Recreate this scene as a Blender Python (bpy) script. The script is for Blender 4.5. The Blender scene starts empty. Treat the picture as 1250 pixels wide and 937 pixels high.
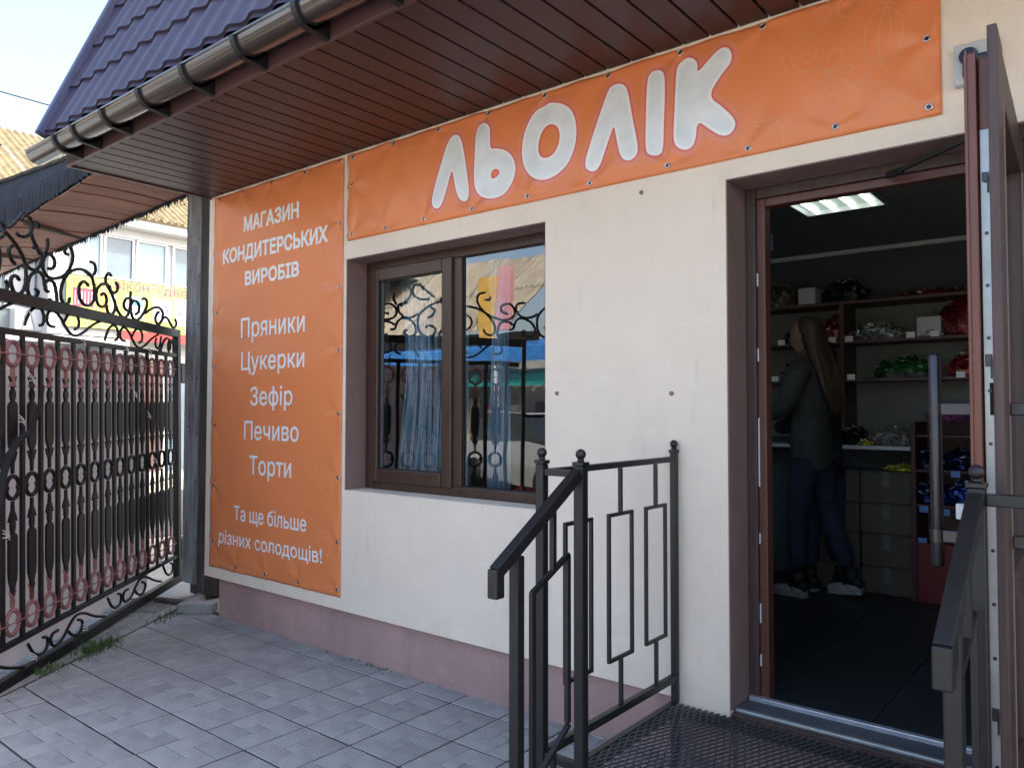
import bpy, bmesh, math, random
from mathutils import Vector, Matrix, noise
random.seed(7)
R = math.radians
C = bpy.context.scene.collection
SC = bpy.context.scene

# ------------------------------------------------------------------ camera, world, sun, exposure
cam_d = bpy.data.cameras.new('camera'); cam = bpy.data.objects.new('camera', cam_d); C.objects.link(cam)
cam_d.sensor_width = 36; cam_d.lens = 940.0/1250*36; cam_d.clip_end = 2000; cam_d.clip_start = 0.02
yaw, pit, rol = 0.681471, 0.0342657, 0.0016346
fwd = Vector((-math.sin(yaw)*math.cos(pit), math.cos(yaw)*math.cos(pit), math.sin(pit)))
rgt = Vector((math.cos(yaw), math.sin(yaw), 0)); upv = rgt.cross(fwd)
r2 = rgt*math.cos(rol)+upv*math.sin(rol); u2 = upv*math.cos(rol)-rgt*math.sin(rol)
M = Matrix((r2, u2, -fwd)).transposed().to_4x4(); M.translation = Vector((0, -3, 1.49))
cam.matrix_world = M
SC.camera = cam
SUN = Vector((0.50, 0.50, 0.72)).normalized()
sun_el = math.asin(SUN.z); sun_az = math.atan2(SUN.x, SUN.y)
w = bpy.data.worlds.new('World'); SC.world = w; w.use_nodes = True
nt = w.node_tree; nt.nodes.clear()
sky = nt.nodes.new('ShaderNodeTexSky'); sky.sky_type = 'NISHITA'; sky.sun_disc = False
sky.sun_elevation = sun_el; sky.sun_rotation = sun_az; sky.dust_density = 4.5; sky.ozone_density = 0.4
bg = nt.nodes.new('ShaderNodeBackground'); bg.inputs[1].default_value = 0.15
wo = nt.nodes.new('ShaderNodeOutputWorld')
nt.links.new(sky.outputs[0], bg.inputs[0]); nt.links.new(bg.outputs[0], wo.inputs[0])
sd = bpy.data.lights.new('sun', 'SUN'); sd.energy = 2.0; sd.angle = R(0.5); sd.color = (1, .93, .80)
so = bpy.data.objects.new('sun', sd); C.objects.link(so)
so.rotation_euler = (-SUN).to_track_quat('-Z', 'Y').to_euler(); so.location = (10, 10, 20)
SC.view_settings.view_transform = 'Standard'; SC.view_settings.look = 'None'
SC.view_settings.exposure = 2.1; SC.view_settings.gamma = 1
SC.cycles.max_bounces = 8; SC.cycles.transparent_max_bounces = 16

# ------------------------------------------------------------------ materials
def mat(name, col, rough=.6, metal=0, var=.12, vscale=6, bump=0, bscale=60, col2=None, rand=0, spec=.5,
        coat=0, stretch=None, detail=4, emit=None, trans=0, alpha=None):
    m = bpy.data.materials.new(name); m.use_nodes = True
    n = m.node_tree.nodes; l = m.node_tree.links; b = n['Principled BSDF']
    b.inputs['Roughness'].default_value = rough; b.inputs['Metallic'].default_value = metal
    b.inputs['Specular IOR Level'].default_value = spec; b.inputs['Coat Weight'].default_value = coat
    b.inputs['Coat Roughness'].default_value = .15
    if emit:
        b.inputs['Emission Color'].default_value = (*emit[0], 1); b.inputs['Emission Strength'].default_value = emit[1]
    if trans: b.inputs['Transmission Weight'].default_value = trans
    if alpha is not None: b.inputs['Alpha'].default_value = alpha
    tc = n.new('ShaderNodeTexCoord'); mp = n.new('ShaderNodeMapping'); l.new(tc.outputs['Object'], mp.inputs[0])
    if stretch: mp.inputs['Scale'].default_value = stretch
    nz = n.new('ShaderNodeTexNoise'); nz.inputs['Scale'].default_value = vscale; nz.inputs['Detail'].default_value = detail
    nz.inputs['Roughness'].default_value = .6
    l.new(mp.outputs[0], nz.inputs['Vector'])
    cr = n.new('ShaderNodeValToRGB'); l.new(nz.outputs['Fac'], cr.inputs[0])
    c2 = col2 or tuple(max(0, c*(1-var*2)) for c in col); c1 = col if col2 else tuple(min(1, c*(1+var)) for c in col)
    cr.color_ramp.elements[0].position = .3; cr.color_ramp.elements[1].position = .7
    cr.color_ramp.elements[0].color = (*c2, 1); cr.color_ramp.elements[1].color = (*c1, 1)
    out = cr.outputs[0]
    if rand:
        oi = n.new('ShaderNodeObjectInfo'); mr = n.new('ShaderNodeMapRange')
        mr.inputs['To Min'].default_value = 1-rand; mr.inputs['To Max'].default_value = 1+rand
        l.new(oi.outputs['Random'], mr.inputs['Value'])
        vm = n.new('ShaderNodeVectorMath'); vm.operation = 'SCALE'; l.new(out, vm.inputs[0]); l.new(mr.outputs[0], vm.inputs['Scale'])
        out = vm.outputs[0]
    l.new(out, b.inputs['Base Color'])
    if bump:
        n2 = n.new('ShaderNodeTexNoise'); n2.inputs['Scale'].default_value = bscale; n2.inputs['Detail'].default_value = 5
        l.new(mp.outputs[0], n2.inputs['Vector'])
        bp = n.new('ShaderNodeBump'); bp.inputs['Strength'].default_value = min(1, bump); bp.inputs['Distance'].default_value = .004
        l.new(n2.outputs['Fac'], bp.inputs['Height']); l.new(bp.outputs[0], b.inputs['Normal'])
    m['nodes'] = 1
    return m

def glass_mat(name, tint=(.85, .93, .95), boost=1.6, wob=0.0):
    m = bpy.data.materials.new(name); m.use_nodes = True; n = m.node_tree.nodes; l = m.node_tree.links; n.clear()
    o = n.new('ShaderNodeOutputMaterial'); mx = n.new('ShaderNodeMixShader'); tr = n.new('ShaderNodeBsdfTransparent')
    gl = n.new('ShaderNodeBsdfGlossy'); gl.inputs['Roughness'].default_value = 0.0
    tr.inputs[0].default_value = (*tint, 1)
    fr = n.new('ShaderNodeFresnel'); fr.inputs[0].default_value = 1.5
    mu = n.new('ShaderNodeMath'); mu.operation = 'MULTIPLY'; mu.inputs[1].default_value = boost; mu.use_clamp = True
    l.new(fr.outputs[0], mu.inputs[0]); l.new(mu.outputs[0], mx.inputs[0]); l.new(tr.outputs[0], mx.inputs[1]); l.new(gl.outputs[0], mx.inputs[2])
    if wob:
        tc = n.new('ShaderNodeTexCoord'); nz = n.new('ShaderNodeTexNoise'); nz.inputs['Scale'].default_value = 2.2; nz.inputs['Detail'].default_value = 1
        bp = n.new('ShaderNodeBump'); bp.inputs['Distance'].default_value = wob; bp.inputs['Strength'].default_value = 1
        l.new(tc.outputs['Object'], nz.inputs['Vector']); l.new(nz.outputs['Fac'], bp.inputs['Height']); l.new(bp.outputs[0], gl.inputs['Normal']); l.new(bp.outputs[0], fr.inputs['Normal'])
    l.new(mx.outputs[0], o.inputs[0]); return m

MT = dict(
 stucco=mat('cream_stucco', (.86, .73, .595), .85, var=.03, vscale=1.3, bump=.55, bscale=160),
 reveal=mat('mauve_reveal', (.25, .16, .145), .85, var=.06, bump=.5, bscale=170),
 plinth=mat('pink_plinth', (.43, .27, .25), .8, var=.1, vscale=2.2, bump=.4, bscale=60, stretch=(1, 1, .6)),
 soffit=mat('brown_soffit', (.052, .022, .022), .38, var=.05, spec=.4, rand=.05),
 gap=mat('dark_gap', (.012, .008, .008), .8),
 fascia=mat('brown_fascia', (.095, .050, .050), .4, var=.05),
 gutter=mat('gutter_brown', (.060, .042, .036), .17, .3, var=.06, spec=.8, coat=.6, stretch=(1, 14, 14)),
 black=mat('black_bracket', (.008, .008, .009), .5),
 rooft=mat('blue_violet_roof', (.046, .035, .066), .45, var=.08, vscale=3),
 verge=mat('blue_verge', (.038, .045, .11), .4),
 banner=None,
 white=mat('white_print', (.88, .88, .88), .35, var=.02),
 winbrown=mat('brown_window_profile', (.062, .030, .018), .35, var=.12, vscale=5, stretch=(6, 6, 1), bump=.15),
 doorbrown=mat('red_brown_door_profile', (.21, .07, .045), .32, var=.1, stretch=(6, 6, .6)),
 doorouter=mat('dark_brown_door_profile', (.075, .045, .040), .5, var=.15, stretch=(8, 8, .6)),
 gasket=mat('black_gasket', (.01, .01, .01), .6),
 steel=mat('brushed_steel', (.07, .07, .078), .32, 1, var=.06, stretch=(20, 20, 1)),
 zinc=mat('zinc_strip', (.50, .53, .53), .42, .6, var=.08, vscale=12),
 alu=mat('aluminium_threshold', (.62, .66, .72), .35, .6, var=.1, vscale=14),
 iron=mat('grey_black_rail', (.012, .0118, .0125), .4, var=.15, vscale=20, bump=.1, bscale=250, spec=.5),
 gate=mat('black_gate_iron', (.0045, .0045, .0055), .5, var=.3, vscale=15, spec=.35),
 gatepink=mat('pink_primer_iron', (.28, .12, .12), .6, var=.2, vscale=16),
 gaterust=mat('rusty_iron', (.10, .035, .02), .7, var=.3, vscale=18),
 sheet=mat('grey_plastic_sheet', (.60, .51, .47), .6, var=.06, vscale=2),
 tie=mat('white_cable_tie', (.7, .7, .7), .4),
 wood=mat('weathered_timber', (.085, .068, .055), .85, col2=(.018, .016, .015), vscale=7, stretch=(3, 3, .35), bump=.8, bscale=40),
 woodl=mat('grey_timber_face', (.27, .265, .26), .85, col2=(.08, .075, .07), vscale=7, stretch=(3, 3, .4), bump=.7, bscale=40),
 paver=mat('grey_paver', (.40, .40, .385), .85, col2=(.27, .27, .265), vscale=5, rand=.12, bump=.6, bscale=110),
 oldpaver=mat('old_rough_paver', (.3, .295, .29), .95, col2=(.13, .13, .125), vscale=22, rand=.15, bump=1, bscale=70),
 joint=mat('dark_joint_sand', (.045, .042, .038), .95, bump=.4),
 kerb=mat('kerb_concrete', (.34, .34, .33), .9, col2=(.2, .2, .19), vscale=9, bump=.5),
 asphalt=mat('asphalt', (.075, .073, .07), .9, col2=(.045, .044, .043), vscale=30, bump=.5),
 dirt=mat('pale_ground', (.42, .37, .29), .95, col2=(.25, .23, .21), vscale=1.5, bump=.6, bscale=30),
 grass=mat('grass_blade', (.07, .13, .025), .7, var=.4, vscale=30),
 slate=mat('slate_roof_sheet', (.25, .205, .11), .9, col2=(.12, .095, .055), vscale=3, stretch=(.4, 3, 3), bump=.3, rand=.1),
 slate2=mat('grey_slate_sheet', (.46, .42, .34), .9, col2=(.27, .24, .19), vscale=3, stretch=(3, .5, .5), bump=.3, rand=.12),
 whitewall=mat('white_wall', (.55, .56, .57), .8, var=.05),
 greywall=mat('grey_blue_wall', (.28, .33, .35), .8, var=.07, vscale=2),
 pvc=mat('white_pvc', (.62, .63, .64), .4, var=.02),
 paneblue=mat('blue_tinted_pane', (.12, .17, .22), .12, var=.15, vscale=1, spec=.8),
 paneblind=mat('pale_blind_pane', (.32, .44, .50), .3, var=.06, vscale=1),
 navyshingle=mat('navy_felt', (.030, .035, .046), .85, col2=(.008, .010, .015), vscale=14, stretch=(1, .3, .3), bump=.9, bscale=50),
 under=mat('red_brown_board', (.28, .125, .085), .7, col2=(.18, .08, .056), vscale=5, stretch=(9, 1, 1), rand=.12),
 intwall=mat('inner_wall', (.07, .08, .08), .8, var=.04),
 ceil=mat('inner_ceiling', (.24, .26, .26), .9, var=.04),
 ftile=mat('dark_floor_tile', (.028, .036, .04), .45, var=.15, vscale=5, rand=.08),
 shelf=mat('brown_shelf', (.10, .05, .045), .5, var=.1),
 shelfback=mat('pale_shelf_back', (.16, .17, .145), .7, var=.04),
 carton=mat('brown_carton', (.09, .075, .06), .85, var=.06, rand=.1),
 tape=mat('clear_tape', (.16, .15, .13), .15, spec=.9),
 redcab=mat('red_cabinet', (.16, .008, .012), .4, var=.06),
 darkcab=mat('dark_red_frame', (.06, .012, .014), .5),
 plate=mat('light_grey_plastic', (.52, .53, .53), .45, var=.03),
 navyp=mat('navy_plastic', (.014, .022, .055), .3),
 curtain=None,
 skin=mat('skin', (.36, .21, .15), .5, var=.05),
 hair=mat('light_brown_hair', (.085, .052, .03), .5, var=.3, vscale=30, stretch=(8, 8, 1)),
 darkhair=mat('dark_hair', (.02, .015, .012), .5),
 jacket=mat('grey_jacket', (.060, .063, .060), .9, var=.15, vscale=9, bump=.4),
 jeans=mat('blue_jeans', (.02, .032, .065), .9, var=.2, vscale=12, bump=.4),
 blackcloth=mat('black_cloth', (.012, .012, .014), .9),
 shoe=mat('white_shoe', (.38, .38, .39), .5), shoed=mat('black_shoe', (.012, .012, .012), .6),
)

def banner_mat():
    m = mat('orange_vinyl', (.83, .25, .085), .30, var=.03, vscale=1.2, spec=.42)
    return m
MT['banner'] = banner_mat()
MT['bannerline'] = mat('pale_orange_print', (.80, .31, .14), .32, var=.02)
MT['redline'] = mat('pinkish_red_print', (.74, .15, .12), .32, var=.03)
MT['glow'] = mat('soft_pink_print', (.80, .26, .14), .32, var=.03)
MT['lettermottle'] = mat('mottled_white_print', (.86, .87, .87), .3, col2=(.70, .735, .745), vscale=9, detail=8)
MT['grommet'] = mat('nickel_grommet', (.7, .7, .7), .25, 1)
MT['glass'] = glass_mat('window_glass', boost=4.2, wob=.0012)
MT['doorglass'] = glass_mat('door_glass', boost=3.5)

def translucent(m, f):
    n = m.node_tree.nodes; l = m.node_tree.links; b = n['Principled BSDF']; o = [x for x in n if x.type == 'OUTPUT_MATERIAL'][0]
    t = n.new('ShaderNodeBsdfTranslucent'); mx = n.new('ShaderNodeMixShader'); mx.inputs[0].default_value = f
    l.new(b.inputs['Base Color'].links[0].from_socket, t.inputs[0]); l.new(b.outputs[0], mx.inputs[1]); l.new(t.outputs[0], mx.inputs[2]); l.new(mx.outputs[0], o.inputs[0])
translucent(MT['sheet'], .4)
def stains(m, col, lo, hi, scale, stretch, amt):
    n = m.node_tree.nodes; l = m.node_tree.links; b = n['Principled BSDF']; src = b.inputs['Base Color'].links[0].from_socket
    tc = n.new('ShaderNodeTexCoord'); mp = n.new('ShaderNodeMapping'); mp.inputs['Scale'].default_value = stretch
    nz = n.new('ShaderNodeTexNoise'); nz.inputs['Scale'].default_value = scale; nz.inputs['Detail'].default_value = 7; nz.inputs['Roughness'].default_value = .65
    l.new(tc.outputs['Object'], mp.inputs[0]); l.new(mp.outputs[0], nz.inputs['Vector'])
    mr = n.new('ShaderNodeMapRange'); mr.inputs['From Min'].default_value = lo; mr.inputs['From Max'].default_value = hi; mr.inputs['To Max'].default_value = amt
    l.new(nz.outputs['Fac'], mr.inputs['Value']); mx = n.new('ShaderNodeMix'); mx.data_type = 'RGBA'
    l.new(mr.outputs[0], mx.inputs['Factor']); l.new(src, mx.inputs['A']); mx.inputs['B'].default_value = (*col, 1); l.new(mx.outputs['Result'], b.inputs['Base Color'])
stains(MT['stucco'], (.55, .48, .40), .52, .75, 1.6, (1, 1, .55), .38)
stains(MT['stucco'], (.40, .36, .33), .60, .72, 9, (1.6, 1.6, .25), .28)
stains(MT['stucco'], (.92, .82, .70), .58, .66, 4, (.5, .5, 1.3), .35)
stains(MT['plinth'], (.22, .17, .16), .55, .75, 5, (1.4, 1.4, .5), .5)
stains(MT['plinth'], (.50, .42, .38), .58, .72, 11, (.7, .7, 1), .4)
stains(MT['paver'], (.16, .15, .14), .55, .78, 3.2, (1, 1, 1), .45)
stains(MT['paver'], (.50, .49, .46), .58, .75, 14, (1, 1, 1), .3)
stains(MT['iron'], (.045, .024, .015), .64, .72, 30, (1, 1, 1), .5)
stains(MT['gate'], (.06, .022, .012), .60, .72, 22, (1, 1, 1), .6)
stains(MT['navyshingle'], (.16, .17, .18), .66, .72, 30, (1, .4, .4), .7)
stains(MT['under'], (.07, .045, .035), .52, .7, 5, (2, .6, 1), .5)
stains(MT['wood'], (.16, .14, .12), .58, .7, 9, (2, 2, .2), .6)
stains(MT['kerb'], (.12, .12, .10), .5, .7, 12, (1, 1, 1), .5)

# ------------------------------------------------------------------ helpers
class MB:
    def __init__(s): s.v = []; s.f = []; s.mi = []; s.cur = 0
    def add(s, vs, fs):
        o = len(s.v); s.v += [tuple(v) for v in vs]; s.f += [tuple(i+o for i in f) for f in fs]; s.mi += [s.cur]*len(fs); return s
    def box(s, x0, x1, y0, y1, z0, z1):
        return s.add([(x0,y0,z0),(x1,y0,z0),(x1,y1,z0),(x0,y1,z0),(x0,y0,z1),(x1,y0,z1),(x1,y1,z1),(x0,y1,z1)],
              [(0,3,2,1),(4,5,6,7),(0,1,5,4),(1,2,6,5),(2,3,7,6),(3,0,4,7)])
    def bar(s, a, b, w, h, up=(0,0,1)):
        a = Vector(a); b = Vector(b); d = (b-a).normalized(); up = Vector(up)
        if abs(d.dot(up)) > .98: up = Vector((0,1,0))
        sx = d.cross(up).normalized()*w/2; sz = sx.cross(d).normalized()*h/2
        vs = [a-sx-sz, a+sx-sz, a+sx+sz, a-sx+sz, b-sx-sz, b+sx-sz, b+sx+sz, b-sx+sz]
        return s.add(vs, [(0,3,2,1),(4,5,6,7),(0,1,5,4),(1,2,6,5),(2,3,7,6),(3,0,4,7)])
    def tube(s, pts, r, n=8, cap=True, closed=False):
        pts = [Vector(p) for p in pts]; N = len(pts); rs = r if isinstance(r, (list, tuple)) else [r]*N
        vs = []; prev = None
        for i, p in enumerate(pts):
            if closed: d = pts[(i+1) % N]-pts[i-1]
            else: d = pts[min(i+1, N-1)]-pts[max(i-1, 0)]
            if d.length < 1e-9: d = Vector((0,0,1))
            d.normalize()
            if prev is None: q = Vector((0,0,1)) if abs(d.z) < .9 else Vector((0,1,0))
            else: q = prev
            a = (q-d*q.dot(d)).normalized(); prev = a; bb = d.cross(a)
            for k in range(n):
                t = 2*math.pi*k/n; vs.append(p+(a*math.cos(t)+bb*math.sin(t))*rs[i])
        fs = []
        for i in range(N if closed else N-1):
            j = (i+1) % N
            for k in range(n): fs.append((i*n+k, i*n+(k+1) % n, j*n+(k+1) % n, j*n+k))
        if cap and not closed: fs += [tuple(reversed(range(n))), tuple(range((N-1)*n, N*n))]
        return s.add(vs, fs)
    def sphere(s, c, r, n=14, m=9):
        rx, ry, rz = r if isinstance(r, (tuple, list)) else (r, r, r)
        vs = [(c[0], c[1], c[2]+rz)]; fs = []
        for i in range(1, m):
            for k in range(n):
                t = math.pi*i/m; u = 2*math.pi*k/n
                vs.append((c[0]+rx*math.sin(t)*math.cos(u), c[1]+ry*math.sin(t)*math.sin(u), c[2]+rz*math.cos(t)))
        vs.append((c[0], c[1], c[2]-rz))
        for k in range(n): fs.append((0, 1+k, 1+(k+1) % n))
        for i in range(m-2):
            for k in range(n): fs.append((1+i*n+k, 1+(i+1)*n+k, 1+(i+1)*n+(k+1) % n, 1+i*n+(k+1) % n))
        L = len(vs)-1
        for k in range(n): fs.append((L, 1+(m-2)*n+(k+1) % n, 1+(m-2)*n+k))
        return s.add(vs, fs)
    def cyl(s, a, b, r, n=12): return s.tube([a, b], r, n)
    def prism(s, poly, y0, y1):   # polygon in xz extruded in y
        n = len(poly); vs = [(x, y0, z) for x, z in poly]+[(x, y1, z) for x, z in poly]
        return s.add(vs, [tuple(range(n)), tuple(range(2*n-1, n-1, -1))]+[(i, (i+1) % n+0, n+(i+1) % n, n+i)[::-1] for i in range(n)])
    def grid(s, fn, nu, nv):
        vs = [fn(i/nu, j/nv) for j in range(nv+1) for i in range(nu+1)]; W = nu+1
        return s.add(vs, [(j*W+i, j*W+i+1, (j+1)*W+i+1, (j+1)*W+i) for j in range(nv) for i in range(nu)])
    def build(s, name, m, parent=None, smooth=False, bevel=0, label=None, cat=None, group=None, kind=None, loc=None, seg=2):
        me = bpy.data.meshes.new(name); me.from_pydata(s.v, [], s.f)
        ms = m if isinstance(m, list) else [m]
        for x in ms: me.materials.append(MT[x] if isinstance(x, str) else x)
        if len(ms) > 1: me.polygons.foreach_set('material_index', s.mi)
        me.update()
        if smooth: me.shade_smooth()
        o = bpy.data.objects.new(name, me); C.objects.link(o)
        if bevel:
            b = o.modifiers.new('bevel', 'BEVEL'); b.width = bevel; b.segments = seg; b.limit_method = 'ANGLE'
        return tag(o, label, cat, group, kind, parent, loc)
def tag(o, label=None, cat=None, group=None, kind=None, parent=None, loc=None):
    if parent is not None: o.parent = parent
    if loc is not None: o.location = loc
    if label: o['label'] = label
    if cat: o['category'] = cat
    if group: o['group'] = group
    if kind: o['kind'] = kind
    return o
def empty(name, label=None, cat=None, group=None, loc=(0,0,0), kind=None, parent=None):
    o = bpy.data.objects.new(name, None); C.objects.link(o); o.empty_display_size = .1
    return tag(o, label, cat, group, kind, parent, loc)
def copy_tree(o, parent=None):
    c = o.copy(); C.objects.link(c)
    if parent is not None: c.parent = parent
    for ch in list(o.children): copy_tree(ch, c)
    return c
def B(name, m, x0, x1, y0, y1, z0, z1, parent=None, bevel=0, **k):
    return MB().box(x0, x1, y0, y1, z0, z1).build(name, m, parent, bevel=bevel, **k)

# ================================================================== SETTING: ground
g = MB().add([(-400,-400,-.05),(400,-400,-.05),(400,400,-.05),(-400,400,-.05)], [(0,1,2,3)]).build('ground', 'dirt', kind='structure')
road = MB().box(-14.2, -9.2, -60, 60, -.046, -.03).build('road', 'asphalt', kind='structure')
pav = empty('pavement', kind='structure')
def kline(y): return -4.60-.681*(y+1.54)          # edge of the new paving towards the gate
MB().add([(kline(.1)-.02,.1,-.0045),(kline(-6)-.02,-6,-.0045),(8,-6,-.0045),(8,.1,-.0045)], [(0,1,2,3)]).build('joint_bed', 'joint', pav)
def stone_mesh(name, w, d):
    c = .003; h = .0; x, y = w/2, d/2
    m = MB().add([(-x,-y,-.03),(x,-y,-.03),(x,y,-.03),(-x,y,-.03),(-x,-y,-c),(x,-y,-c),(x,y,-c),(-x,y,-c),(-x+c,-y+c,0),(x-c,-y+c,0),(x-c,y-c,0),(-x+c,y-c,0)],
        [(0,1,5,4),(1,2,6,5),(2,3,7,6),(3,0,4,7),(4,5,9,8),(5,6,10,9),(6,7,11,10),(7,4,8,11),(8,9,10,11)])
    me = bpy.data.meshes.new(name); me.from_pydata(m.v, [], m.f); me.materials.append(MT['paver']); return me
P = .3225; A_, B_ = .2016, .1209; gs = .0060; big = .0055
LONGX = stone_mesh('paving_stone', A_-gs, B_-gs); LONGY = stone_mesh('paving_stone', B_-gs, A_-gs); MID = stone_mesh('paving_stone', A_-B_-gs, A_-B_-gs)
pieces = []
for ix in range(-16, 16):
    for iy in range(-16, 2):
        X0 = -3.402+P*ix; Y0 = -.425+P*iy
        for (px, py, me, w_, d_) in ((A_/2, B_/2, LONGX, A_, B_), (P-B_/2, A_/2, LONGY, B_, A_), (P-A_/2, P-B_/2, LONGX, A_, B_), (B_/2, P-A_/2, LONGY, B_, A_), (P/2, P/2, MID, A_-B_, A_-B_)):
            px = P/2+(px-P/2)*.976; py = P/2+(py-P/2)*.976
            cx, cy = X0+px, Y0+py
            if cy-d_/2 > .02 or cx > 3: continue
            l = min(kline(cy-d_/2), kline(cy+d_/2)); h_ = max(kline(cy-d_/2), kline(cy+d_/2))
            if cx+w_/2 < l+.02: continue
            cut = (cx-w_/2 < h_) or cy+d_/2 > .03
            d = math.hypot(cx, cy+3)
            f = Vector((cx, cy+3)); ang = math.degrees(math.atan2(f.x*math.cos(yaw)+f.y*math.sin(yaw), -f.x*math.sin(yaw)+f.y*math.cos(yaw)))
            vis = abs(ang) < 36 and d > 2.0 and cx < -1.3
            pieces.append((0 if vis else 1, d, cx, cy, me, cut))
pieces.sort(key=lambda t: (t[0], t[1]))
rest = MB(); nst = 0
for v_, d, cx, cy, me, cut in pieces:
    rz = random.gauss(0, .004); dz = random.gauss(-.0005, .0007)
    if cut:
        bm = bmesh.new(); bm.from_mesh(me); bmesh.ops.translate(bm, vec=(cx, cy, dz), verts=bm.verts)
        nrm = Vector((-1, -.681, 0)).normalized()
        bmesh.ops.bisect_plane(bm, geom=bm.verts[:]+bm.edges[:]+bm.faces[:], plane_co=(kline(0)+.012, 0, 0), plane_no=nrm, clear_outer=True)
        if bm.faces: bmesh.ops.bisect_plane(bm, geom=bm.verts[:]+bm.edges[:]+bm.faces[:], plane_co=(0, .034, 0), plane_no=(0,1,0), clear_outer=True)
        if not bm.faces: bm.free(); continue
        bmesh.ops.translate(bm, vec=(-cx, -cy, 0), verts=bm.verts)
        me2 = bpy.data.meshes.new('paving_stone'); me2.materials.append(MT['paver']); bm.to_mesh(me2); bm.free(); me = me2
        rz = 0
    if nst < 300 and v_ == 0:
        o = bpy.data.objects.new('paving_stone', me); C.objects.link(o); o.parent = pav; o.location = (cx, cy, 0 if cut else dz)
        o.rotation_euler = (random.gauss(0, .002), random.gauss(0, .002), rz); nst += 1
    else:
        rest.add([(v.co.x+cx, v.co.y+cy, v.co.z) for v in me.vertices], [tuple(p.vertices) for p in me.polygons])
rest.build('paving_stones_beyond', 'paver', pav, kind='stuff')
# kerb strip and the older, rougher paving by the gate
kd = Vector((-.681, 1, 0)).normalized(); kn = Vector((-kd.y, kd.x, 0))
k0 = Vector((kline(-4), -4, 0))
kerb = empty('kerb', kind='structure')
for i in range(6):
    a = k0+kd*(i*1.0+.004)+kn*.055; b = k0+kd*((i+1)*1.0-.004)+kn*.055
    MB().bar(a+Vector((0,0,-.022)), b+Vector((0,0,-.022)), .078, .05).build('kerb_stone', 'kerb', kerb, bevel=.006)
oldp = empty('old_pavement', kind='structure')
bx = MB(); o0 = k0+kn*.10
bx.add([tuple(o0+Vector((0,0,-.034))), tuple(o0+kd*5.2+Vector((0,0,-.034))), tuple(o0+kd*5.2+kn*4.2+Vector((0,0,-.034))), tuple(o0+kn*4.2+Vector((0,0,-.034)))], [(0,1,2,3)]).build('joint_bed', 'joint', oldp)
for i in range(14):
    for j in range(11):
        a = o0+kd*(i*.36)+kn*(j*.36+.18); w_ = .352
        b = a+kd*.352
        dz = random.gauss(0, .004)
        MB().bar(a+Vector((0,0,-.03+dz)), b+Vector((0,0,-.03+dz)), w_, .05).build('old_paving_slab', 'oldpaver', oldp, bevel=.008)

# ================================================================== SHOP BUILDING
shop = empty('shop_building', 'cream stucco sweet shop with brown soffit, violet roof and pink plinth', 'building')
XL = -5.335; XR = 4.0; ZT = 3.06
DX0, DX1, DZ0, DZ1 = -1.30, .55, .262, 2.443
WX0, WX1, WZ0, WZ1 = -3.74, -2.225, 1.003, 2.412
wall = MB(); TH = .30
xs = [XL, WX0, WX1, DX0, DX1, XR]; zs = [.281, WZ0, WZ1, DZ1, ZT+.1]
solid = lambda xm, zm: not ((WX0 < xm < WX1 and WZ0 < zm < WZ1) or (DX0 < xm < DX1 and zm < DZ1))
for i in range(5):
    for j in range(4):
        x0, x1, z0, z1 = xs[i], xs[i+1], zs[j], zs[j+1]
        if not solid((x0+x1)/2, (z0+z1)/2): continue
        for y, fl in ((0, 0), (TH, 1)):
            f = (0,1,2,3); f = f[::-1] if fl else f
            wall.add([(x0,y,z0),(x1,y,z0),(x1,y,z1),(x0,y,z1)], [f])
for (a, b, c, d) in ((WX0, WX1, WZ0, WZ1), (DX0, DX1, .281, DZ1)):
    if c > .5: wall.add([(a,0,c),(b,0,c),(b,TH,c),(a,TH,c)], [(0,1,2,3)])
    wall.add([(a,0,d),(b,0,d),(b,TH,d),(a,TH,d)], [(3,2,1,0)])
    wall.add([(a,0,c),(a,TH,c),(a,TH,d),(a,0,d)], [(0,1,2,3)]); wall.add([(b,0,c),(b,TH,c),(b,TH,d),(b,0,d)], [(3,2,1,0)])
for q0_, q1_ in ((XL, DX0), (DX1, XR)): wall.add([(q0_,0,.281),(q1_,0,.281),(q1_,TH,.281),(q0_,TH,.281)], [(3,2,1,0)])
wall.add([(XL,0,.281),(XL,TH,.281),(XL,TH,ZT+.1),(XL,0,ZT+.1)], [(3,2,1,0)])
wall.build('front_wall', 'stucco', shop)
B('wall_foot', 'stucco', -1.552, DX0, 0, .035, .252, .2809, shop)
B('wall_foot', 'stucco', DX1, XR-.02, 0, .035, .252, .2809, shop)
B('side_wall', 'stucco', XL, XL+.25, TH+.001, 6.5, .281, 3.16, shop)
B('side_wall', 'stucco', XR-.25, XR, TH+.001, 6.5, -.04, 3.16, shop)
B('back_wall', 'stucco', XL+.251, XR-.251, 6.25, 6.5, -.04, 3.16, shop)
MB().box(-5.19, -1.302, .036, .3, -.04, .2795).box(.552, XR-.01, .036, .3, -.04, .2795).box(-5.19, -5.0, .302, 6.5, -.04, .2795).box(-1.3, .55, .05, .3, -.04, .255).build('plinth', 'plinth', shop)
# painted reveals (lining of the two openings)
t = .005
rv = MB().box(WX0+.0005, WX0+t, .003, .16, WZ0+t, WZ1-t).box(WX1-t, WX1-.0005, .003, .16, WZ0+t, WZ1-t).box(WX0+.0005, WX1-.0005, .003, .16, WZ1-t, WZ1-.0005)
rv.build('window_reveal', 'reveal', shop)
B('window_sill', 'stucco', WX0+.001, WX1-.001, .002, .16, WZ0+.0005, WZ0+t, shop)
MB().box(DX0+.0005, DX0+t, .003, .19, .283, DZ1-t).box(DX1-t, DX1-.0005, .003, .19, .283, DZ1-t).box(DX0+.0005, DX1-.0005, .003, .19, DZ1-t, DZ1-.0005).build('door_reveal', 'reveal', shop)

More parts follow.
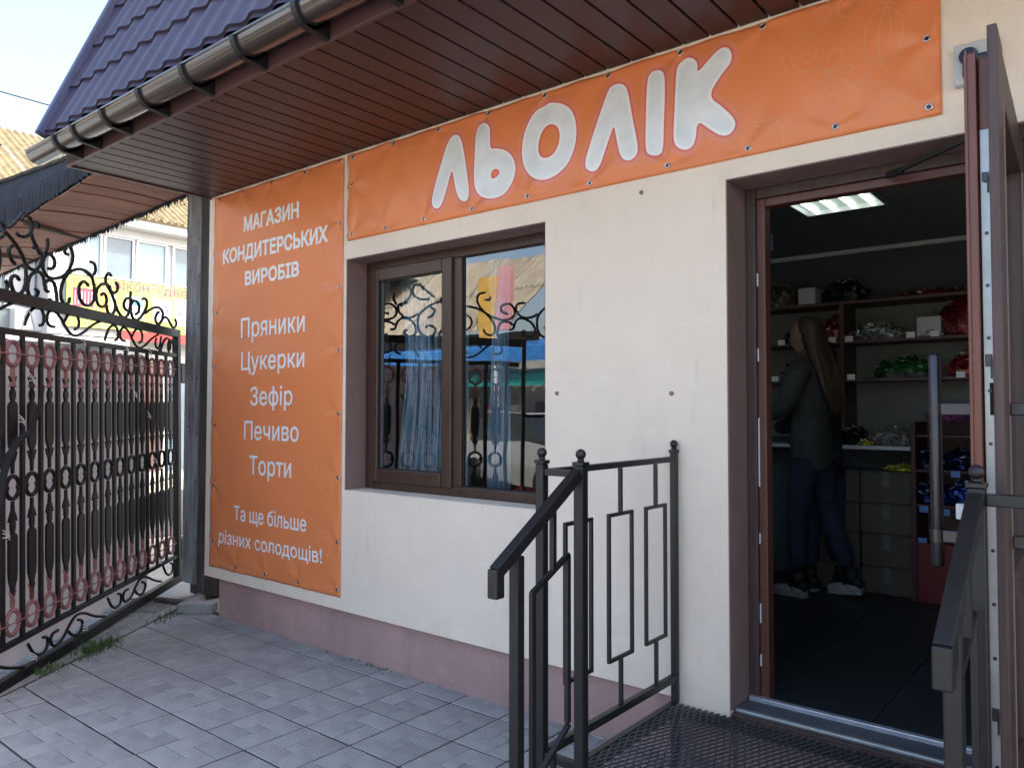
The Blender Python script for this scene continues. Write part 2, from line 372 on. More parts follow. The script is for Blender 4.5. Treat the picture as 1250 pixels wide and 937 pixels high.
# soffit boards
x = -5.126; i = 0
MB().box(-5.30, XR, -.985, -.0005, 3.084, 3.10).build('soffit_backing', 'gap', shop)
while x < 3.4:
    ww = .1255
    MB().box(x+.005, x+ww-.005, -.982, -.002, 3.060, 3.072).build('soffit_board', 'soffit', shop, bevel=.003)
    x += ww; i += 1
MB().box(-5.300, -5.131, -.982, -.002, 3.060, 3.072).build('soffit_board', 'soffit', shop, bevel=.003)
edge = MB().box(-5.325, -5.302, -1.0, .0, 3.050, 3.19)
edge.build('soffit_edge_trim', 'fascia', shop)
mk = MB()
yy = -.97
while yy < -.03: mk.box(-5.3005, -5.2965, yy, yy+.028, 3.0585, 3.0599); yy += .05
mk.build('trim_slots', 'gap', shop)
B('fascia_board', 'fascia', -5.30, 3.5, -1.006, -.984, 3.050, 3.21, shop, bevel=.003)
B('drip_edge', 'fascia', -5.30, 3.5, -1.084, -1.007, 3.20, 3.206, shop)

# gutter
gut = MB(); GY, GZ, GR = -1.103, 3.142, .070
def gx(u, v):
    a = math.pi*(1+v); return (-5.50+u*9, GY+GR*math.cos(a), GZ+GR*math.sin(a))
gut.grid(gx, 1, 20)
gut.grid(lambda u, v: (-5.50+u*9, GY+(GR-.003)*math.cos(math.pi*(2-v)), GZ+(GR-.003)*math.sin(math.pi*(2-v))), 1, 20)
gutter = gut.build('gutter', 'gutter', shop, smooth=True)
MB().tube([(-5.50, GY-GR, GZ+.004), (3.5, GY-GR, GZ+.004)], .0085, 10).build('gutter_lip', 'gutter', gutter, smooth=True)
ec = MB(); ec.add([(-5.4995, GY, GZ)]+[(-5.4995, GY+GR*math.cos(math.pi*(1+k/16)), GZ+GR*math.sin(math.pi*(1+k/16))) for k in range(17)], [(0, k+1, k+2) for k in range(16)])
ec.build('end_cap', 'gutter', gutter)
bxs = [-5.051, -4.784, -4.396, -3.97, -3.527, -3.072]+[-2.62+.45*k for k in range(12)]
for x in bxs:
    b = MB()
    N = 12
    for k in range(N):
        a0 = math.pi*(1+k/N); a1 = math.pi*(1+(k+1)/N); ro, ri = GR+.014, GR+.001
        pts = []
        for xx in (x-.016, x+.016):
            for a in (a0, a1):
                for rr in (ri, ro): pts.append((xx, GY+rr*math.cos(a), GZ+rr*math.sin(a)))
        b.add(pts, [(0,1,3,2),(4,6,7,5),(0,4,5,1),(2,3,7,6),(1,5,7,3),(0,2,6,4)])
    # gusset running back to the fascia
    b.add([(x-.016, GY-.03, GZ-.083), (x-.016, -1.008, GZ+.0), (x-.016, -1.008, GZ-.10), (x+.016, GY-.03, GZ-.083), (x+.016, -1.008, GZ+.0), (x+.016, -1.008, GZ-.10)], [(0,1,2),(3,5,4),(0,3,4,1),(1,4,5,2),(0,2,5,3)])
    b.build('gutter_bracket', 'black', gutter)

# metal tile roof (steep), rows of pressed tiles
RS = Vector((0, .42, 1.0)).normalized(); RN = Vector((0, -1.0, .42)).normalized(); RO = Vector((0, -1.125, 3.212))
SLEN = 2.6; STEP = .345
def roofpt(x, s, off=0):
    ph = (x+4.863)/.19
    c = .5+.5*math.cos(2*math.pi*ph)
    wv = .020*(c**1.3)
    f = (s/STEP) % 1.0
    return RO+RS*s+RN*(wv+.016*(1-f)+off)+Vector((x, 0, 0))
rf = MB(); nx = 540; 
xsr = [-5.24+ (8.6)*i/nx for i in range(nx+1)]
ss = []
ss = [-.03, -.001]
k = 0
while k*STEP < SLEN:
    # scalloped lower edge of each pressed row: a tiny overhang that follows the wave
    ss += [k*STEP+1e-4, k*STEP+STEP*.5, (k+1)*STEP-1e-4]; k += 1
vs = []
for s_ in ss:
    for x in xsr:
        c = .5+.5*math.cos(2*math.pi*(x+4.863)/.19)
        vs.append(tuple(roofpt(x, s_+0*c)))
W = nx+1
rf.add(vs, [(j*W+i, j*W+i+1, (j+1)*W+i+1, (j+1)*W+i) for j in range(len(ss)-1) for i in range(nx)])
roof = rf.build('roof', 'rooft', shop, smooth=False)
for p in roof.data.polygons: p.use_smooth = True
try:
    roof.data.set_sharp_from_angle(angle=R(50))
except Exception: pass
ul = [RO+RS*q_+RN*(-.010)+Vector((x_, 0, 0)) for q_, x_ in ((-.06, -5.236), (-.06, 3.3), (.9, 3.3), (.9, -5.236))]
MB().add([tuple(v) for v in ul], [(0,1,2,3)]).build('eave_shade_sheet', 'gap', shop)  # dark sheet added to stand for shade in the gaps below the tile waves
vt = MB()
a = RO+Vector((-5.268, 0, 0))+RN*.03-RS*.03; b = a+RS*(SLEN+.03)
vt.bar(a, b, .06, .075, up=RN); vt.build('verge_trim', 'verge', shop, bevel=.008)
sc = MB()
for k in range(8):
    p = RO+RS*(.12+k*.36)+Vector((-5.298, 0, 0))+RN*.035
    sc.cyl(p, p+Vector((-.014, 0, 0)), .007, 8)
sc.build('verge_screws', 'verge', shop)
topz = (RO+RS*SLEN)
MB().box(-5.24, XR, topz.y+.04, 6.6, topz.z-.12, topz.z-.02).box(-5.23, -5.15, -.98, 6.5, 3.18, 3.25).build('roof_shade_slab', 'rooft', shop)  # unseen flat top slab, added so the building casts its shade
gab = MB().add([(-5.22, -1.0, 3.2), (-5.22, topz.y+.04, topz.z-.1), (-5.22, 6.5, topz.z-.1), (-5.22, 6.5, 3.2)], [(0,1,2,3)])
gab.build('gable_wall', 'stucco', shop)

# ------------------------------------------------------------------ window
win = empty('window', parent=shop)
wy0, wy1 = .155, .225
fx0, fx1, fz0, fz1 = WX0+.006, WX1-.006, WZ0+.006, WZ1-.006
fr = MB(); fw = .055
fr.box(fx0, fx0+fw, wy0, wy1, fz0, fz1).box(fx1-fw, fx1, wy0, wy1, fz0, fz1).box(fx0+fw, fx1-fw, wy0, wy1, fz1-fw, fz1).box(fx0+fw, fx1-fw, wy0, wy1, fz0, fz0+fw)
fr.box(-2.995, -2.925, wy0+.002, wy1-.002, fz0+fw, fz1-fw)
fr.build('frame', 'winbrown', win, bevel=.005)
sa = MB(); s0, s1, q0, q1 = fx0+fw+.003, -2.998, fz0+fw+.003, fz1-fw-.003; sw = .068
sy0, sy1 = wy0-.018, wy1-.02
sa.box(s0-.012, s0+sw, sy0, sy1, q0-.012, q1+.012).box(s1-sw, s1+.012, sy0, sy1, q0-.012, q1+.012).box(s0+sw, s1-sw, sy0, sy1, q1-sw, q1+.012).box(s0+sw, s1-sw, sy0, sy1, q0-.012, q0+sw)
sash = sa.build('sash', 'winbrown', win, bevel=.008)
gk = MB()
for (a, b, c, d, y) in ((s0+sw, s1-sw, q0+sw, q1-sw, sy0+.012), (-2.922, fx1-fw-.001, fz0+fw, fz1-fw, wy0+.016)):
    gk.box(a, a+.006, y, y+.004, c, d).box(b-.006, b, y, y+.004, c, d).box(a+.006, b-.006, y, y+.004, d-.006, d).box(a+.006, b-.006, y, y+.004, c, c+.006)
gk.build('gasket', 'gasket', win)
def pane(nm, a, b, y, c, d, parent, m='glass'):
    return MB().add([(a,y,c),(b,y,c),(b,y,d),(a,y,d)], [(0,1,2,3)]).build(nm, m, parent)
pane('glass_pane', s0+sw, s1-sw, sy0+.018, q0+sw, q1-sw, win)
pane('glass_pane', -2.922, fx1-fw, wy0+.022, fz0+fw, fz1-fw, win)
sp = MB()
for (a, b, c, d, y) in ((s0+sw, s1-sw, q0+sw, q1-sw, sy0+.03), (-2.922, fx1-fw-.001, fz0+fw, fz1-fw, wy0+.034)):
    sp.box(a, a+.012, y, y+.012, c, d).box(b-.012, b, y, y+.012, c, d)
sp.build('spacer_bar', 'alu', win)
MB().box(-2.93, -2.915, wy0-.006, wy0, 1.03, 1.036).box(-2.36, -2.33, wy0-.006, wy0, 1.03, 1.038).build('drain_cap', 'gasket', win)

# curtain inside the window
def cur_mat():
    m = mat('pale_blue_curtain', (.66, .80, .90), .8, col2=(.36, .52, .70), vscale=14, stretch=(10, 10, .25))
    n = m.node_tree.nodes; l = m.node_tree.links; b = n['Principled BSDF']
    tc = n.new('ShaderNodeTexCoord'); mp = n.new('ShaderNodeMapping'); mp.inputs['Scale'].default_value = (150, 1, 6)
    nz = n.new('ShaderNodeTexNoise'); nz.inputs['Scale'].default_value = 1; l.new(tc.outputs['UV'], mp.inputs[0]); l.new(mp.outputs[0], nz.inputs[0])
    mr = n.new('ShaderNodeMapRange'); mr.inputs['From Min'].default_value = .42; mr.inputs['From Max'].default_value = .55; mr.inputs['To Min'].default_value = .12; mr.inputs['To Max'].default_value = .95
    l.new(nz.outputs['Fac'], mr.inputs[0]); l.new(mr.outputs[0], b.inputs['Alpha']); return m
MT['curtain'] = cur_mat()
def curtain(xt0, xt1, xm0, xm1, xb0, xb1, zt, zm, zb, y, label):
    m = MB(); nu, nv = 110, 40
    def fn(u, v):
        if v < .62:
            k = v/.62; k = k*k*(3-2*k); a = xb0+(xm0-xb0)*k; b = xb1+(xm1-xb1)*k; z = zb+(zm-zb)*(v/.62)
        else:
            k = (v-.62)/.38; k = k*k*(3-2*k); a = xm0+(xt0-xm0)*k; b = xm1+(xt1-xm1)*k; z = zm+(zt-zm)*((v-.62)/.38)
        return (a+(b-a)*u+.006*math.sin(v*9+u*30), y+.022*math.sin(u*46+v*2)+.01*math.sin(u*17), z)
    m.grid(fn, nu, nv); o = m.build('window_curtain', 'curtain', smooth=True, label=label, cat='curtain', group='string curtains inside the shop window')
    uv = o.data.uv_layers.new(name='UVMap')
    for p in o.data.polygons:
        for li in p.loop_indices:
            vi = o.data.loops[li].vertex_index; uv.data[li].uv = ((vi % (nu+1))/nu, (vi//(nu+1))/nv)
    return o
curtain(-3.62, -3.30, -3.58, -3.26, -3.66, -3.24, 2.35, 1.75, 1.05, .34, 'pale blue string curtain gathered behind the left window pane')
curtain(-3.86, -3.74, -3.86, -3.75, -3.86, -3.77, 2.35, 1.75, 1.03, .34, 'narrow pale curtain strip at the left edge of the window')
curtain(-2.88, -2.72, -2.86, -2.74, -2.90, -2.72, 2.35, 1.8, 1.05, .34, 'string curtain hanging behind the right window pane')

rs = MB()
for i in range(16): rs.sphere((-2.72+i*.022, .39+.015*math.sin(i*2.1), 1.035+.012*math.sin(i*1.7)), (.02, .025, .022), 7, 5)
rs.build('tinsel_garland', mat('red_tinsel', (.65, .03, .05), .4), label='red garland lying on the inner window sill behind the right pane', cat='garland')

# ------------------------------------------------------------------ door frame, threshold, closer
df = empty('door_frame', parent=shop)
MB().box(-1.295, -1.252, .19, .27, .28, 2.438).box(-.305, -.225, .17, .27, .28, 2.438).box(.50, .545, .19, .27, .28, 2.438).box(-1.252, .50, .192, .27, 2.395, 2.438).build('frame_outer', 'doorouter', df, bevel=.004)
MB().box(-1.2515, -1.215, .205, .27, .28, 2.394).box(-1.2145, -.306, .207, .27, 2.360, 2.394).build('frame_inner', mat('dark_red_brown_frame', (.13, .048, .034), .35, stretch=(6, 6, .6)), df, bevel=.004)
pane('side_glass', -.2245, .5, .21, .33, 2.39, df, 'doorglass')
MB().box(-.2245, .5, .19, .26, .28, .34).build('side_rail', 'doorouter', df, bevel=.004)
for z0, z1 in ((2.02, 2.075), (1.70, 1.755), (1.17, 1.46), (.93, .975), (.60, .68), (.42, .47)):
    MB().box(-1.2495, -1.2435, .198, .2035, z0, z1).build('strike_plate', 'pvc', df, bevel=.001)
B('film_corner', MT['navyp'], -1.2140, -1.205, .2685, .2715, 2.18, 2.25, df)
sill = empty('threshold', parent=shop)
B('sill_tile', mat('sill_tile', (.10, .11, .125), .75, var=.15), DX0+.006, DX1-.006, .062, .169, .24, .2795, sill)
B('nosing_strip', 'zinc', DX0+.006, DX1-.006, .040, .061, .266, .2815, sill, bevel=.003)
B('nosing_channel', 'doorouter', DX0+.006, DX1-.006, .004, .039, .262, .272, sill, bevel=.002)
B('threshold_strip', 'alu', DX0+.01, -.30, .170, .20, .262, .2975, sill, bevel=.003)
cl = MB(); cl.bar((-.72, .16, 2.385), (-.66, .12, 2.386), .018, .022); clo = cl.build('closer_shoe', 'steel', df)
MB().bar((-.67, .125, 2.388), (-.33, -.14, 2.40), .012, .012).build('closer_arm', 'gasket', df)

# ------------------------------------------------------------------ door leaf, standing open towards the viewer
leaf = empty('door', parent=shop, loc=(-.285, .15, 0))
leaf.rotation_euler = (0, 0, -math.atan2(.045, 1.03)*-1)
# local: leaf runs along -Y; outer face x=0 .. inner face x=-0.078
Lz0, Lz1 = .30, 2.385; Ly = -1.0
def stile(nm, x0, x1, y0, y1, z0, z1, m): return B(nm, m, x0, x1, y0, y1, z0, z1, leaf, bevel=.004)
stile('inner_stile', -.078, -.050, -.955, -.86, Lz0, Lz1, 'doorbrown')
stile('core_stile', -.0495, -.022, -.935, -.86, Lz0, Lz1-.012, 'doorbrown')
MB().box(-.0745, -.070, -.961, -.9552, Lz0, Lz1+.006).box(-.054, -.051, -.960, -.9552, Lz0, Lz1+.004).build('edge_ridge', 'doorbrown', leaf, bevel=.001)
stile('outer_flange', -.0215, .0, -1.025, -.87, Lz0-.01, Lz1+.03, 'doorouter')
stile('hinge_stile', -.070, .0, -.10, .0, Lz0, Lz1+.028, 'doorouter')
stile('top_rail', -.070, -.002, -.86, -.101, Lz1-.10, Lz1+.026, 'doorouter')
stile('bottom_rail', -.070, -.002, -.86, -.101, Lz0, Lz0+.12, 'doorouter')
stile('mid_rail', -.066, -.004, -.86, -.101, 1.0, 1.06, 'doorouter')
MB().box(-.004, .002, -.872, -.856, Lz0+.12, Lz1-.1).box(-.004, .002, -.112, -.098, Lz0+.12, Lz1-.1).build('glazing_bead', 'reveal', leaf, bevel=.002)
MB().add([(-.034,-.858,1.061),(-.034,-.103,1.061),(-.034,-.103,Lz1-.1),(-.034,-.858,Lz1-.1)], [(0,1,2,3)]).build('glass_pane', 'doorglass', leaf)
MB().add([(-.034,-.858,Lz0+.121),(-.034,-.103,Lz0+.121),(-.034,-.103,.999),(-.034,-.858,.999)], [(0,1,2,3)]).build('glass_pane', 'doorglass', leaf)
lock = MB().box(-.0465, -.026, -.9385, -.9355, .42, 2.19)
lk = lock.build('lock_strip', 'zinc', leaf)
scw = MB(); z = .5
while z < 2.15:
    scw.cyl((-.036, -.9386, z), (-.036, -.941, z), .0045, 10); z += .13
scw.build('screw', 'steel', lk)
for z, h in ((2.06, .022), (1.60, .03), (.74, .03)):
    MB().box(-.044, -.030, -.944, -.9387, z, z+h).box(-.033, -.029, -.949, -.944, z-.03, z+.02).build('locking_bolt', 'steel', lk, bevel=.001)
B('latch_slot', 'gap', -.036, -.028, -.9395, -.9386, 1.48, 1.56, lk)
def handle(xb, sgn):
    h = empty('handle', parent=leaf)
    yb = -.862
    MB().tube([(xb, yb, 1.085), (xb, yb, 1.09), (xb, yb, 1.635), (xb, yb, 1.64)], [.013, .0155, .0155, .013], 20).build('handle_bar', 'steel', h, smooth=True)
    for z in (1.165, 1.495):
        MB().box(min(xb, sgn), max(xb, sgn), yb-.012, yb+.012, z-.016, z+.016).build('handle_bracket', 'steel', h, bevel=.003)
        MB().tube([(xb, yb, z-.017), (xb, yb, z+.017)], .0185, 20).build('handle_clamp', 'steel', h, smooth=False)
handle(-.165, -.079); handle(.085, .001)
B('cylinder_knob', 'pvc', -.118, -.085, -.905, -.885, 1.215, 1.255, leaf, bevel=.004)

# ------------------------------------------------------------------ interior room
room = empty('shop_room', parent=shop)
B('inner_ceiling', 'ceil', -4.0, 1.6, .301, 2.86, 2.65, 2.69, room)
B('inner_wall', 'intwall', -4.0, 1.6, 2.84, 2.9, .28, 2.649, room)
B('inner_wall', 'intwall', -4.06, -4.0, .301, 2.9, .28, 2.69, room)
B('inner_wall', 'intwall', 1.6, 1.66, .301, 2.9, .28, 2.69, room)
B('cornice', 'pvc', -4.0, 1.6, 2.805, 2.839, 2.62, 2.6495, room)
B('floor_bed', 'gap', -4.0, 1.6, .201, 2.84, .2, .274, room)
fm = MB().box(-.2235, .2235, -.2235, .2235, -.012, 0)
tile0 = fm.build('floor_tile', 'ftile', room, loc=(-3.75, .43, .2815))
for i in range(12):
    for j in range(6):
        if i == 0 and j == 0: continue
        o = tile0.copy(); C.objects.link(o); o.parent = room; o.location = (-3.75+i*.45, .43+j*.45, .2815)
# ceiling light panel
lp = empty('ceiling_light', 'square louvre ceiling light with four bright tubes above the shop floor', 'ceiling light', loc=(-1.255, 1.33, 2.648))
lp.rotation_euler = (0, 0, 0)
MB().box(-.215, .215, -.21, -.200, -.03, 0).box(-.215, .215, .2, .21, -.03, 0).box(-.215, -.205, -.2, .2, -.03, 0).box(.205, .215, -.2, .2, -.03, 0).build('light_frame', 'pvc', lp)
lv = mat('light_reflector', (.18, .22, .19), .5, emit=((.62, .78, .66), .10)); tb = mat('lit_tube', (.9, .95, .9), .4, emit=((.9, 1, .93), 1.3))
MB().box(-.2045, .2045, -.1995, .1995, -.006, -.001).build('reflector', lv, lp)
for k in range(4): MB().tube([(-.15+k*.10, -.185, -.018), (-.15+k*.10, .185, -.018)], .010, 10).build('light_tube', tb, lp, smooth=True)

# shelves
sh = empty('wall_shelving', 'tall brown shelving with pale backs filled with sweets', 'shelving', loc=(0, 0, 0))
for z in (2.24, 1.97, 1.71): B('shelf', 'shelf', -2.6, -.55, 2.50, 2.80, z-.022, z, sh, bevel=.002)
for x in (-2.58, -1.56, -.58): B('upright', 'shelf', x-.014, x+.014, 2.505, 2.80, 1.36, 2.217, sh)
B('back_panel', 'shelfback', -2.6, -.55, 2.802, 2.815, 1.30, 2.26, sh)
B('worktop', 'plate', -2.6, -1.135, 2.46, 2.80, 1.235, 1.26, sh, bevel=.003)
# price tags hang on the shelf edge
for x, z in ((-1.97, 1.98), (-1.51, 1.98), (-1.13, 1.985), (-.99, 1.985), (-2.02, 1.72), (-1.50, 1.72), (-.85, 1.72), (-1.62, 1.98)):
    B('price_tag', 'white', x-.025, x+.025, 2.494, 2.498, z-.02, z+.018, sh)

SW = {}
def foil(nm, col, metal=.3, rough=.25):
    if nm not in SW: SW[nm] = mat('foil_'+nm, col, rough, metal, var=.5, vscale=40, bump=1, bscale=45)
    return SW[nm]
def heap(label, cx, cy, z, sx, sy, sz, cn, col, group='bags of sweets on the shelves', name='sweet_bag', cat='bag of sweets', metal=.3, lump=.25):
    m = MB(); m.sphere((0, 0, 0), (sx, sy, sz), 22, 12)
    vs = []
    for v in m.v:
        p = Vector(v); n_ = noise.noise(Vector((p.x*22+cx*9, p.y*22+cy, p.z*26)))*lump+noise.noise(Vector((p.x*60+cx*5, p.y*60, p.z*60)))*lump*.5
        p = p*(1+n_); p.z = max(p.z, -sz*.35)
        vs.append((p.x, p.y, p.z+sz*.35))
    m.v = vs; m.mi = [0]*len(m.f)
    rr_ = random.Random(int(abs(cx*1000)+z*77))
    for i in range(70 if sx > .05 else 8):
        a, b = rr_.uniform(0, 6.28), rr_.uniform(.02, 1.45); d = Vector((math.cos(a)*math.sin(b)*sx, math.sin(a)*math.sin(b)*sy, math.cos(b)*sz+sz*.35))*rr_.uniform(.95, 1.10)
        l_ = rr_.uniform(.010, .019); q = Vector((rr_.gauss(0, 1), rr_.gauss(0, 1), rr_.gauss(0, .5))).normalized(); m.cur = 1 if rr_.random() < .22 else 0
        m.bar(d-q*l_, d+q*l_, rr_.uniform(.008, .016), rr_.uniform(.006, .013))
        m.bar(d+q*l_, d+q*(l_+.008), .016, .002)
    return m.build(name, [foil(cn, col, metal), foil('label', (.45, .42, .36), .2)], smooth=False, label=label, cat=cat, group=group, loc=(cx, cy, z+.001))
def carton(label, x0, x1, y0, y1, z0, z1, m='carton', name='cardboard_box', cat='box', group='cardboard boxes in the shop', tape=True):
    e = empty(name, label, cat, group, loc=((x0+x1)/2, (y0+y1)/2, z0)); a, b, h = (x1-x0)/2, (y1-y0)/2, z1-z0
    B('box_body', m, -a, a, -b, b, 0, h, e, bevel=.004)
    if tape:
        B('box_tape', 'tape', -.022, .022, -b-.0012, b*.3, h-.10, h+.0012, e); B('flap_seam', 'gap', -a*.97, a*.97, -b-.0008, -b, h-.012, h-.009, e)
    return e
heap('crinkled dark red sweet pile in front of the shelf divider, on the middle shelf', -1.63, 2.62, 1.97, .09, .09, .13, 'red', (.22, .02, .02))
heap('low heap of silver wrapped sweets right of the shelf divider', -1.36, 2.62, 1.97, .17, .1, .08, 'silver', (.45, .47, .46), metal=.6)
heap('dark silver sweets at the left end of the middle shelf', -1.85, 2.6, 1.97, .13, .1, .07, 'grey', (.10, .10, .11), metal=.6)
heap('big bulging red sweet bag at the right of the middle shelf', -.84, 2.63, 1.97, .15, .12, .17, 'red', (.22, .02, .02))
heap('shiny white packet beside the grey box on the middle shelf', -1.03, 2.58, 1.97, .08, .07, .035, 'white', (.75, .75, .75), metal=.1)
heap('green wrapped sweets heaped on the lower shelf', -1.18, 2.62, 1.71, .19, .1, .095, 'green', (.02, .12, .03))
heap('dark red sweets at the right end of the lower shelf', -.83, 2.62, 1.71, .11, .1, .11, 'red', (.22, .02, .02))
heap('dark sweets on the lower shelf behind the woman', -1.83, 2.62, 1.71, .16, .1, .10, 'grey', (.10, .10, .11), metal=.6)
heap('brown clear packed bag on the top shelf by the door frame', -2.02, 2.6, 2.24, .15, .1, .12, 'brown', (.12, .10, .06), metal=.1)
heap('dark shiny bag with white rim on the top shelf', -1.56, 2.6, 2.24, .15, .1, .11, 'black', (.03, .03, .035), metal=.5)
heap('red flat pack at the right end of the top shelf', -1.0, 2.64, 2.24, .22, .1, .03, 'red', (.22, .02, .02))
heap('clear tray of pastries on the worktop', -1.28, 2.6, 1.26, .14, .11, .085, 'clear', (.20, .19, .18), metal=.1)
heap('dark paper heap on the worktop behind the woman', -1.53, 2.6, 1.26, .12, .1, .09, 'black', (.03, .03, .035), metal=.5)
heap('yellow wrapper on the front edge of the worktop', -1.42, 2.49, 1.26, .045, .03, .022, 'yellow', (.5, .45, .03))
heap('yellow green packing on top of the box stack', -1.2, 2.6, 1.097, .11, .1, .022, 'yellow', (.5, .45, .03), name='packing_paper', cat='wrapping', group='packing in the shop')
carton('silver grey carton on the middle shelf with sweets in front', -1.10, -.96, 2.53, 2.75, 1.971, 2.10, m='plate', tape=False)
carton('pale carton between two bags on the top shelf', -1.86, -1.74, 2.53, 2.75, 2.241, 2.36, m='plate', tape=False)
m_ = MB(); m_.grid(lambda u, v: (-1.30+u*.27, 2.5+v*.02+.004*math.sin(u*50), 1.712+v*.028), 24, 2)
m_.build('silver_tray', foil('tray', (.8, .8, .8), .9, .3), label='long silver tray edge below the green sweets', cat='tray')
sk = MB()
for i in range(120):
    x, y, z = random.uniform(-1.28, -1.05), random.uniform(2.498, 2.52), 1.735+random.uniform(-.008, .012)
ords = ['topmost', 'second from the top', 'third from the top', 'bottom']
zz = [1.095, .882, .681, .464, .283]
for ci, (x0, x1, nm) in enumerate(((-1.452, -1.137, 'stack beside the red cabinet'), (-1.775, -1.458, 'stack behind the woman'))):
    for k in range(4):
        carton('brown cardboard box, %s of the %s' % (ords[k], nm), x0+random.uniform(0, .004), x1-random.uniform(0, .004), 2.50+random.uniform(-.008, .008), 2.80, zz[k+1]+.002, zz[k]-.002)
carton('small cardboard box on the floor just inside the door frame', -2.02, -1.86, 1.75, 2.0, .283, .50)
carton('cardboard box standing on the small box inside the door frame', -2.02, -1.88, 1.77, 1.98, .502, .68)
cab = empty('display_cabinet', 'dark red display cabinet with shelves of blue wrapped sweets', 'cabinet', loc=(0, 0, 0))
B('base_panel', 'redcab', -1.10, -.50, 2.44, 2.80, .283, .66, cab, bevel=.004)
B('side_panel', 'darkcab', -1.128, -1.102, 2.44, 2.80, .283, 1.42, cab); B('back_panel', 'darkcab', -1.10, -.5, 2.78, 2.80, .661, 1.42, cab)
for z in (.90, 1.12, 1.34): B('shelf', 'darkcab', -1.10, -.5, 2.45, 2.78, z-.015, z, cab)
bt = mat('blue_price_tag', (.12, .25, .6), .5)
for x, z in ((-1.06, .86), (-.94, .85), (-.88, 1.09), (-1.07, .66), (-.8, .86)): B('price_tag', bt, x-.025, x+.025, 2.444, 2.448, z-.01, z+.03, cab)
for k, (x, z, dsc) in enumerate(((-1.02, .905, 'left'), (-.86, .905, 'right'))):
    heap('blue foil sweets heaped on the middle cabinet shelf, %s heap' % dsc, x, 2.56, z, .085, .09, .10, 'blue', (.02, .05, .22), metal=.7, group='blue sweets in the red cabinet', lump=.35)
for k, (x, dsc) in enumerate(((-1.02, 'left'), (-.86, 'right'))):
    heap('dark blue glitter sweets on the upper cabinet shelf, %s heap' % dsc, x, 2.56, 1.121, .085, .09, .09, 'navy', (.015, .02, .09), metal=.7, group='blue sweets in the red cabinet', lump=.35)
heap('purple and white sweets on top of the cabinet', -.93, 2.58, 1.421, .13, .1, .07, 'purple', (.3, .08, .25), group='blue sweets in the red cabinet')

# ================================================================== BANNERS
def bisect_grid(me, step):
    bm = bmesh.new(); bm.from_mesh(me)
    bmesh.ops.triangulate(bm, faces=bm.faces[:])
    if bm.verts:
        x0 = min(v.co.x for v in bm.verts); x1 = max(v.co.x for v in bm.verts); z0 = min(v.co.z for v in bm.verts); z1 = max(v.co.z for v in bm.verts)
        k = math.ceil(x0/step)
        while k*step < x1: bmesh.ops.bisect_plane(bm, geom=bm.verts[:]+bm.edges[:]+bm.faces[:], plane_co=(k*step, 0, 0), plane_no=(1, 0, 0)); k += 1
        k = math.ceil(z0/step)
        while k*step < z1: bmesh.ops.bisect_plane(bm, geom=bm.verts[:]+bm.edges[:]+bm.faces[:], plane_co=(0, 0, k*step), plane_no=(0, 0, 1)); k += 1
        bmesh.ops.triangulate(bm, faces=bm.faces[:])
    bm.to_mesh(me); bm.free()
import numpy as np
def contours(txt):
    c = bpy.data.curves.new('t', 'FONT'); c.body = txt; c.resolution_u = 5; c.fill_mode = 'NONE'
    o = bpy.data.objects.new('t', c); C.objects.link(o); bpy.context.view_layer.update()
    me = bpy.data.meshes.new_from_object(o.evaluated_get(bpy.context.evaluated_depsgraph_get()))
    nb = {}
    for e in me.edges:
        a, b = e.vertices; nb.setdefault(a, []).append(b); nb.setdefault(b, []).append(a)
    seen = set(); out = []
    for v in range(len(me.vertices)):
        if v in seen or v not in nb: continue
        loop = [v]; seen.add(v); cur = v
        while True:
            nx_ = [q for q in nb[cur] if q not in seen]
            if not nx_: break
            cur = nx_[0]; loop.append(cur); seen.add(cur)
        if len(loop) > 2: out.append(np.array([me.vertices[i].co[:2] for i in loop]))
    bpy.data.objects.remove(o); bpy.data.meshes.remove(me); bpy.data.curves.remove(c)
    return out
def _inside(P, px, py):
    x0, y0 = P[:, 0], P[:, 1]; x1, y1 = np.roll(x0, -1), np.roll(y0, -1)
    cr = ((y0[:, None] > py) != (y1[:, None] > py)) & (px < (x1-x0)[:, None]*(py-y0[:, None])/np.where(y1 == y0, 1e-12, y1-y0)[:, None]+x0[:, None])
    return cr.sum(0) % 2 == 1
def _sd(P, px, py):
    x0, y0 = P[:, 0][:, None], P[:, 1][:, None]; dx, dy = np.roll(P[:, 0], -1)[:, None]-x0, np.roll(P[:, 1], -1)[:, None]-y0
    t = np.clip(((px-x0)*dx+(py-y0)*dy)/np.maximum(dx*dx+dy*dy, 1e-12), 0, 1)
    d = np.sqrt(((px-x0-t*dx)**2+(py-y0-t*dy)**2).min(0)); return np.where(_inside(P, px, py), d, -d)
